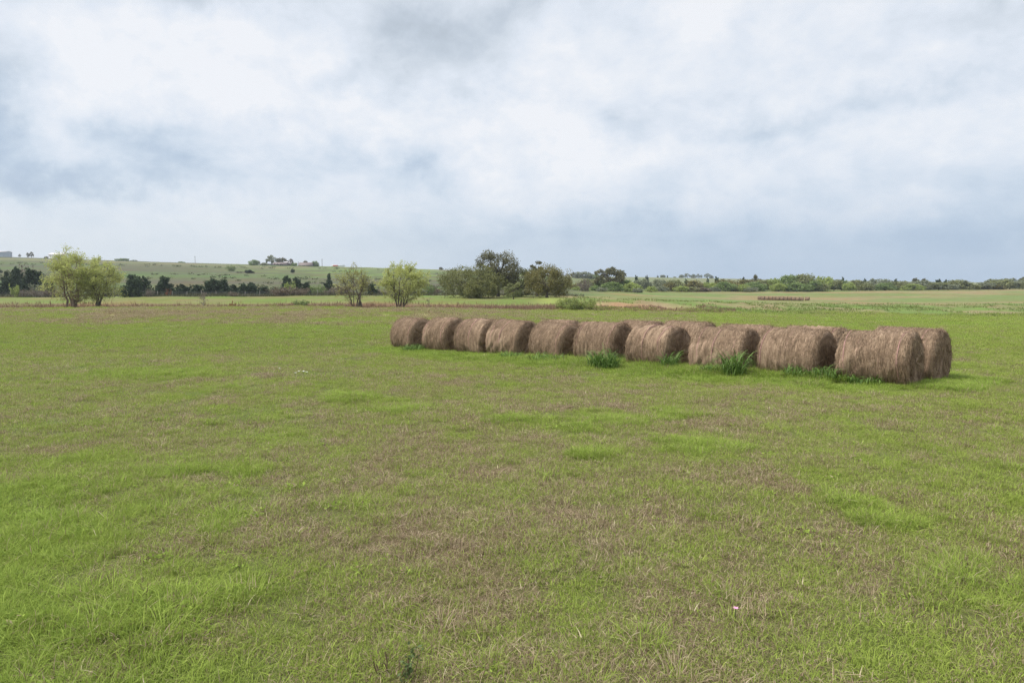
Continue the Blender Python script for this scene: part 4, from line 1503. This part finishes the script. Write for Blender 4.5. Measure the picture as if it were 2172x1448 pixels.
LINE = [   # photo column, top row, width px, distance, kind, colour
    (1222, 600, 34, 290, 'shrub', 'oak_rust'), (1232, 607, 40, 275, 'shrub', 'lime'), (1250, 588, 46, 320, 'round', 'olive'), (1262, 604, 26, 280, 'shrub', 'green'),
    (1272, 592, 24, 300, 'round', 'green'), (1300, 596, 52, 285, 'shrub', 'green'), (1276, 608, 26, 275, 'shrub', 'greygreen'), (1328, 592, 46, 300, 'round', 'green'),
    (1340, 596, 40, 292, 'shrub', 'lime'), (1352, 609, 24, 282, 'shrub', 'greygreen'), (1362, 588, 36, 330, 'round', 'greygreen'), (1382, 606, 26, 305, 'shrub', 'lime'),
    (1395, 590, 44, 330, 'shrub', 'greygreen'), (1404, 604, 28, 312, 'shrub', 'greygreen'), (1418, 596, 28, 322, 'round', 'oak_rust'), (1432, 590, 44, 335, 'round', 'olive'),
    (1444, 604, 34, 318, 'shrub', 'lime'), (1468, 593, 48, 332, 'round', 'oak_rust'), (1466, 607, 36, 320, 'shrub', 'olive'), (1486, 608, 46, 322, 'shrub', 'brush'),
    (1500, 596, 36, 335, 'round', 'lime'), (1515, 608, 30, 325, 'shrub', 'greygreen'), (1537, 589, 54, 340, 'round', 'oak_rust'), (1538, 594, 42, 328, 'round', 'green'),
    (1560, 606, 34, 330, 'shrub', 'olive'), (1574, 602, 36, 328, 'shrub', 'lime'), (1580, 591, 52, 345, 'round', 'oak_rust'), (1602, 595, 46, 335, 'round', 'green'),
    (1590, 607, 34, 325, 'shrub', 'greygreen'), (1620, 590, 46, 342, 'round', 'olive'), (1640, 586, 30, 338, 'round', 'lime'), (1650, 597, 34, 330, 'shrub', 'lime'),
    (1672, 581, 60, 345, 'round', 'green'), (1700, 579, 62, 342, 'round', 'olive'), (1690, 596, 60, 332, 'shrub', 'green'), (1722, 590, 40, 336, 'shrub', 'green'),
    (1742, 582, 44, 345, 'round', 'lime'), (1736, 596, 40, 336, 'shrub', 'olive'), (1768, 589, 44, 350, 'round', 'olive'), (1790, 592, 34, 348, 'round', 'green'),
    (1800, 597, 30, 342, 'shrub', 'lime'), (1815, 592, 40, 352, 'round', 'olive'), (1834, 600, 40, 345, 'shrub', 'olive'), (1858, 588, 62, 360, 'round', 'greygreen'),
    (1876, 598, 44, 350, 'shrub', 'oak_dark') if False else (1876, 598, 44, 350, 'shrub', 'green'), (1908, 593, 54, 365, 'round', 'olive'), (1936, 601, 46, 352, 'shrub', 'lime'), (1920, 598, 44, 358, 'shrub', 'olive'),
    (1960, 592, 58, 370, 'round', 'greygreen'), (1990, 596, 48, 366, 'round', 'olive'), (2010, 600, 40, 362, 'shrub', 'greygreen'), (2030, 592, 56, 375, 'round', 'olive'),
    (2055, 600, 44, 370, 'shrub', 'olive'), (2085, 598, 50, 375, 'round', 'greygreen'), (2110, 589, 60, 380, 'round', 'olive'), (2105, 602, 50, 374, 'shrub', 'oak_rust'),
    (2140, 587, 56, 384, 'round', 'greygreen'), (2160, 597, 50, 378, 'shrub', 'olive'), (2178, 590, 60, 386, 'round', 'olive'), (2205, 594, 60, 386, 'round', 'green'),
    (1348, 584, 12, 420, 'cedar', 'juniper'), (1372, 584, 12, 430, 'cedar', 'juniper'), (1454, 592, 14, 345, 'cedar', 'juniper'), (1500, 590, 12, 350, 'cedar', 'juniper'), (1518, 587, 18, 350, 'cedar', 'juniper'),
    (1576, 588, 18, 352, 'cedar', 'juniper'), (1604, 583, 22, 380, 'open', 'oak_dark'), (1786, 588, 14, 358, 'cedar', 'juniper'), (1832, 591, 14, 362, 'cedar', 'juniper'),
    (1898, 592, 18, 372, 'cedar', 'juniper'), (1944, 590, 26, 378, 'open', 'oak_dark'), (1962, 591, 22, 380, 'open', 'oak_dark'), (1990, 592, 20, 384, 'cedar', 'juniper'), (2004, 593, 18, 384, 'cedar', 'juniper'), (2168, 588, 26, 392, 'open', 'oak_dark'),
    (1236, 574, 44, 640, 'round', 'greygreen'), (1214, 577, 12, 640, 'open', 'oak_dark'), (1258, 580, 26, 650, 'round', 'green'),
]


def section(px, D):
    if D > 600:
        return 'on the rise right of the rounded oak'
    if px < 1262:
        return 'between the rounded oak and the tall dark oak'
    if px < 1330:
        return 'in front of the tall dark oak'
    if px < 1600:
        return 'between tall dark oak and distant bales'
    if px < 1722:
        return 'behind the distant bales'
    if px < 1945:
        return 'right of the distant bales'
    return 'at the right end of the tree line'


WORDS = ['first', 'second', 'third', 'fourth', 'fifth', 'sixth', 'seventh', 'eighth', 'ninth']
buckets = {}
for r_ in sorted(LINE):
    buckets.setdefault((section(r_[0], r_[3]), r_[4], r_[5]), []).append(r_)
for (sec, kind, mt), lst in buckets.items():
    for i, (px, top, wpx, D, _, _) in enumerate(lst):
        base = f'{CW[mt]} {KW[kind]}'
        lab = f'{base} {sec}' if len(lst) == 1 else f'{WORDS[i]} {base} from left, {sec}'
        p_, h, w_ = sized(px, 0, top, wpx, D)
        vs = FT[(kind, mt)]
        tm, lm = vs[i % len(vs)]
        wr = .75 if kind == 'cedar' else 1.08
        put({'shrub': 'shrub', 'cedar': 'cedar_tree'}.get(kind, 'field_tree'), lab, {'shrub': 'shrub', 'cedar': 'cedar'}.get(kind, 'tree'), tm, lm, None, None, p_, px * .7, (w_ / wr, w_ / wr, h), 'trees and shrubs of the far tree line')

# trees on the skylines
SKG = 'trees on the skyline'
for i, (px, top, wpx, D, kind, mt, lab) in enumerate([
    (540, 549, 20, 630, 'round', 'green', 'green tree on the hill crest at the left end of the farm'),
    (550, 553, 12, 640, 'open', 'greygreen', 'thin grey tree behind the green one at the left end of the farm'),
    (563, 556, 14, 632, 'round', 'olive', 'small olive tree before the left shed of the farm'),
    (578, 541, 26, 650, 'open', 'greygreen', 'large grey limbed tree above the farmhouse'),
    (600, 544, 24, 655, 'round', 'oak_dark', 'dark round tree behind the farmhouse roof'),
    (619, 549, 12, 648, 'open', 'brush', 'leafless tree right of the farmhouse'),
    (626, 556, 12, 640, 'round', 'green', 'small green tree at the right end of the farmhouse'),
    (649, 552, 12, 660, 'round', 'oak_dark', 'dark tree behind the brown barn'),
    (671, 552, 16, 650, 'round', 'green', 'round green tree right of the brown barn'),
    (936, 566, 9, 690, 'round', 'oak_dark', 'lone dark tree on the crest left of the oak group'),
    (263, 547, 28, 690, 'round', 'green', 'low green tree on the crest right of the tall budding trees'),
    (288, 551, 16, 700, 'shrub', 'greygreen', 'faint low shrub on the crest beside the low green tree'),
    (388, 554, 14, 700, 'shrub', 'green', 'low green shrub on the crest left of the thin pole'),
    (47, 539, 6, 690, 'open', 'oak_dark', 'tiny round tree on the crest right of the grey building'),
    (65, 536, 8, 690, 'open', 'oak_dark', 'tiny tree on the crest, left of a pair'),
    (72, 534, 9, 690, 'open', 'oak_dark', 'tiny tree on the crest, right of a pair'),
    (104, 543, 10, 695, 'shrub', 'oak_dark', 'tiny dark shrub on the crest left of the pale shed'),
    (1394, 584, 5, 1050, 'cedar', 'juniper', 'tiny cedar on the far pasture skyline, leftmost'),
    (1405, 582, 12, 1050, 'round', 'greygreen', 'small round tree on the far pasture skyline left of a gap'),
    (1415, 584, 4, 1050, 'cedar', 'juniper', 'tiny cedar on the far pasture skyline beside the small round tree'),
    (1430, 586, 7, 1060, 'shrub', 'greygreen', 'faint bush in the gap on the far pasture skyline'),
    (1444, 582, 12, 1060, 'round', 'greygreen', 'first of a row of trees on the far pasture skyline'),
    (1457, 580, 15, 1060, 'open', 'greygreen', 'second of a row of trees on the far pasture skyline'),
    (1470, 581, 11, 1060, 'round', 'greygreen', 'third of a row of trees on the far pasture skyline'),
    (1479, 581, 8, 1065, 'open', 'greygreen', 'narrow fourth tree of the row on the far pasture skyline'),
    (1486, 583, 8, 1065, 'open', 'greygreen', 'fifth tree of the row on the far pasture skyline'),
    (1499, 580, 16, 1065, 'open', 'greygreen', 'largest flat topped tree near the right of the skyline row'),
    (1508, 584, 9, 1065, 'round', 'greygreen', 'last small tree at the right of the skyline row')]):
    p_, h, w_ = sized(px, 0, top, wpx, D)
    if (kind, mt) not in FT:
        tm0, l0 = FT[(kind, 'green')][0]
        l0 = l0.copy()
        l0.materials.clear()
        l0.materials.append(M[mt])
        FT[(kind, mt)] = [(tm0, l0)]
    vs = FT[(kind, mt)]
    tm, lm = vs[i % len(vs)]
    wr = .75 if kind == 'cedar' else 1.08
    put('skyline_tree', lab, 'tree', tm, lm, None, None, (p_.x, p_.y, p_.z - .3), i * 1.3, (w_ / wr, w_ / wr, h + .3), SKG)

# ------------------------------------------------------------------ farm buildings on the crest
def gable(name, label, cat, px0, px1, top_row, D, depth, wall, roof, wall_frac=.6, extra=None, openings=()):
    a, b = at(px0, D), at(px1, D)
    z0 = min(a.z, b.z) - .4
    H_ = topz((px0 + px1) / 2, top_row, D) - z0
    L_ = b.x - a.x
    root = thing(name, label, cat, ((a.x + b.x) / 2, D, z0))
    hw = H_ * wall_frac
    wb = MB()
    V = []
    for x in (-L_ / 2, L_ / 2):
        V += [(x, -depth / 2, 0), (x, depth / 2, 0), (x, depth / 2, hw), (x, 0, H_ - .05), (x, -depth / 2, hw)]
    wb.add(V, q=[[0, 5, 9, 4], [1, 2, 7, 6], [0, 4, 2, 1], [5, 6, 7, 9]], t=[[4, 3, 2], [9, 7, 8]])
    wb.build('wall', M[wall], root)
    rb = MB()
    ov = .35
    th_ = .12
    for s_ in (-1, 1):
        y0, y1 = s_ * (depth / 2 + ov), 0
        z1 = hw - ov * (H_ - hw) / (depth / 2)
        x0, x1 = -L_ / 2 - ov, L_ / 2 + ov
        rb.add([(x0, y0, z1), (x1, y0, z1), (x1, y1, H_), (x0, y1, H_), (x0, y0, z1 + th_), (x1, y0, z1 + th_), (x1, y1, H_ + th_), (x0, y1, H_ + th_)],
               q=[[0, 1, 2, 3], [4, 7, 6, 5], [0, 4, 5, 1], [0, 3, 7, 4], [1, 5, 6, 2]])
    rb.build('roof', M[roof], root)
    for (nm, f, wd, hh, zz, mt) in openings:
        ob = MB()
        box(ob, (-L_ / 2 + L_ * f, -depth / 2 - .03, zz + hh / 2), wd, .08, hh)
        ob.build(nm, M[mt], root)
    return root, L_, H_, depth


gable('metal_shed', 'blue grey metal building on the crest at the left edge', 'building', -14, 24, 533, 690, 10, 'grey_wall', 'tin_roof', .86, openings=[('door', .3, 3.2, 3.2, 0, 'pale_wall')])
gable('metal_shed', 'long pale metal shed on the crest behind the tall budding tree', 'building', 114, 150, 536.5, 690, 9, 'pale_wall', 'tin_roof', .72, openings=[('door', .5, 3, 2.8, 0, 'grey_wall')])
r_, L_, H_, dp = gable('farmhouse', 'weathered farmhouse with a dark porch on the hill crest', 'house', 584, 612, 556.5, 642, 8, 'wood_wall', 'rust_roof', .5,
                       openings=[('door', .35, 1.1, 2.1, .4, 'dark'), ('window', .15, 1.2, 1.2, 1.2, 'dark'), ('window', .62, 1.2, 1.2, 1.2, 'dark')])
pb = MB()
box(pb, (L_ * .15, -dp / 2 - 1.3, H_ * .47), L_ * .5, 2.6, .14)
pb.build('porch_roof', M['rust_roof'], r_)
for q in range(4):
    pb = MB()
    box(pb, (-L_ * .08 + q * L_ * .15, -dp / 2 - 2.45, H_ * .23), .16, .16, H_ * .46)
    pb.build('porch_post', M['post'], r_)
gable('farm_shed', 'low dark shed left of the farmhouse on the crest', 'shed', 556, 582, 559.5, 648, 6, 'wood_wall', 'rust_roof', .6, openings=[('door', .5, 1.5, 2, 0, 'dark')])
gable('farm_shed', 'pale roofed open shed right of the farmhouse on the crest', 'shed', 606, 622, 555, 650, 7, 'wood_wall', 'tin_roof', .62, openings=[('opening', .4, 4, 1.9, .2, 'dark')])
gable('farm_shed', 'small pale shed beside the green tree right of the farmhouse', 'shed', 621, 631, 557.5, 655, 5, 'pale_wall', 'tin_roof', .7, openings=[('door', .5, 1, 2, 0, 'dark')])
gable('barn', 'brown barn with a broad rusty roof on the crest', 'barn', 638, 665, 557, 645, 9, 'wood_wall', 'rust_roof', .32, openings=[('door', .4, 2.6, 1.3, 0, 'dark')])
gable('farm_shed', 'pinkish roofed shed behind the brown barn', 'shed', 654, 668, 556.5, 662, 6, 'wood_wall', 'tin_roof', .6, openings=[('door', .6, 1, 1.8, 0, 'dark')])
# parked trailer, white with a red section
a, b = at(705, 640), at(733, 640)
tr_ = thing('farm_trailer', 'long low white trailer with a red section on the crest', 'trailer', ((a.x + b.x) / 2, 640, a.z - .1))
L_ = b.x - a.x
tb = MB()
box(tb, (0, 0, 1.35), L_, 2.4, 1.3)
tb.build('body', M['pale_wall'], tr_)
tb = MB()
box(tb, (-L_ * .18, -1.23, 1.35), L_ * .38, .1, 1.1)
tb.build('side_panel', M['red'], tr_)
for x in (-.35, -.27, .3, .38):
    wbm = MB()
    th = np.linspace(0, 2 * math.pi, 17)[:-1]
    tube(wbm, [[x * L_, -1.15, .45], [x * L_, -.85, .45]], [.45, .45], 16)
    tube(wbm, [[x * L_, .85, .45], [x * L_, 1.15, .45]], [.45, .45], 16)
    wbm.build('wheel', M['dark'], tr_)
# utility poles on the crest
for px, top, D, lab in [(417, 543, 690, 'thin pale utility pole alone on the crest'), (685, 549, 650, 'dark utility pole right of the brown barn'), (635, 555, 655, 'thin utility pole between farmhouse and barn')]:
    p_ = at(px, D)
    H_ = topz(px, top, D) - p_.z
    o = thing('utility_pole', lab, 'utility pole', p_)
    pb = MB()
    tube(pb, [[0, 0, -.5], [0, 0, H_ * .5], [0, 0, H_]], [.24, .2, .15], 8)
    pb.build('pole', M['pole'], o)
    pb = MB()
    box(pb, (0, -.2, H_ - .6), 1.9, .12, .14)
    pb.build('crossarm', M['pole'], o)

# wire fence along the foot of the hill
fa, fb_ = at(-40, 181), at(735, 184)
fo = thing('wire_fence', 'wire fence with weathered wooden posts along the foot of the hill', 'fence', fa)
npost = 26
tops = []
for i in range(npost):
    f = i / (npost - 1)
    x, y = fa.x + (fb_.x - fa.x) * f, fa.y + (fb_.y - fa.y) * f
    z = float(hgt(x, y))
    pb = MB()
    g = random.Random(i)
    h = g.uniform(1.25, 1.6)
    lx = g.uniform(-.06, .06)
    tube(pb, [[x - fa.x, y - fa.y, z - fa.z - .2], [x - fa.x + lx, y - fa.y, z - fa.z + h]], [.085, .07], 7)
    pb.add([(x - fa.x + lx + .07 * math.cos(a_), y - fa.y + .07 * math.sin(a_), z - fa.z + h) for a_ in (0, 1.57, 3.14, 4.71)], q=[[0, 1, 2, 3]])
    pb.build('fence_post', M['post'], fo)
    tops.append((x - fa.x, y - fa.y, z - fa.z))
tops = np.array(tops)
for k in range(4):
    pb = MB()
    tube(pb, tops + (0, -.09, .3 + k * .3), .012, 3)
    pb.build('fence_wire', M['wire'], fo)

# ------------------------------------------------------------------ small plants in the field
def flower(px, py, mat, size, label, name='wildflower'):
    u_, v_ = ray(px, py)
    D_ = EYE / (-v_ - .031)
    x, y = u_ * D_, D_
    o = thing(name, label, 'flower', (x, y, float(hgt(x, y))), px, 'small wildflowers in the pasture')
    st = MB()
    H_ = .075 + size * .5
    tube(st, [[0, 0, -.02], [.006, 0, H_ * .5], [0, 0, H_]], .003, 4)
    st.build('stem', M['weed'], o)
    pt = MB()
    for k in range(5):
        a = k * 2 * math.pi / 5
        c, s_ = math.cos(a), math.sin(a)
        pr = np.array([(0, 0, 0), (.45, -.30, .10), (.85, -.26, .24), (1.0, 0, .26), (.85, .26, .24), (.45, .30, .10)]) * size
        pr = np.stack([pr[:, 0] * c - pr[:, 1] * s_, pr[:, 0] * s_ + pr[:, 1] * c, pr[:, 2] + H_], -1)
        pt.add(pr, q=[[0, 1, 2, 3], [0, 3, 4, 5]])
    pt.build('petals', mat, o)


flower(1560, 1321, M['petal_pink'], .015, 'single pink flower low in the grass at lower right')
flower(593, 790, M['petal_white'], .03, 'white flower alone left of a small white cluster')
flower(627, 799, M['petal_white'], .033, 'dim white flower at the left of the white cluster')
flower(634, 796, M['petal_white'], .036, 'white flower second from left in the white cluster')
flower(644, 797, M['petal_white'], .046, 'brightest white flower of the small white cluster')
flower(651, 798, M['petal_white'], .036, 'rightmost white flower of the small white cluster')

u_, v_ = ray(862, 1440)
D_ = EYE / (-v_ - .031)
g = np.random.default_rng(44)
o = thing('weed_plant', 'blue green leafy weed among dry dark stalks, front of the field', 'weed', (u_ * D_, D_, float(hgt(u_ * D_, D_))))
sb, lb = MB(), MB()
for k in range(9):
    a = g.uniform(0, 6.283)
    st = curve((g.normal() * .03, g.normal() * .02, -.02), (math.cos(a) * .25, math.sin(a) * .2, 1), g.uniform(.08, .16), g, 6, .1)
    tube(sb, st, np.linspace(.0032, .0018, len(st)), 5)
    if k < 4:
        P = st[g.integers(3, 7, 26)] + g.normal(size=(26, 3)) * .016
        leaves(lb, P, .011, g, elong=2.2)
sb.build('stems', M['stalk'], o)
lb.build('leaves', M['weed'], o)
u_, v_ = ray(808, 1440)
D_ = EYE / (-v_ - .031)
o = thing('dry_stalks', 'cut dry brown stalks left of the blue green weed', 'stalks', (u_ * D_, D_, float(hgt(u_ * D_, D_))))
for k in range(4):
    sb = MB()
    a = g.uniform(0, 6.283)
    st = curve((g.normal() * .025, g.normal() * .02, -.02), (math.cos(a) * .2, math.sin(a) * .15, 1), g.uniform(.08, .17), g, 5, .08)
    tube(sb, st, np.linspace(.0045, .003, len(st)), 5)
    sb.build('stalk', M['stalk'], o)

# ------------------------------------------------------------------ air
HAZE = True
if HAZE:
    hb = MB()
    box(hb, (0, 600, 22), 2300, 1500, 76)
    hm = bpy.data.materials.new('thin_air')
    hm.use_nodes = True
    t = NT(hm.node_tree)
    pv = t.node('ShaderNodeVolumePrincipled', ins={'Color': (.82, .90, 1.0), 'Density': .00016, 'Anisotropy': 0.2})
    t.t.links.new(pv.outputs[0], t.node('ShaderNodeOutputMaterial').inputs['Volume'])
    hz_ = hb.build('haze', hm)
    hz_['kind'] = 'stuff'
print('tufts', len(P3))
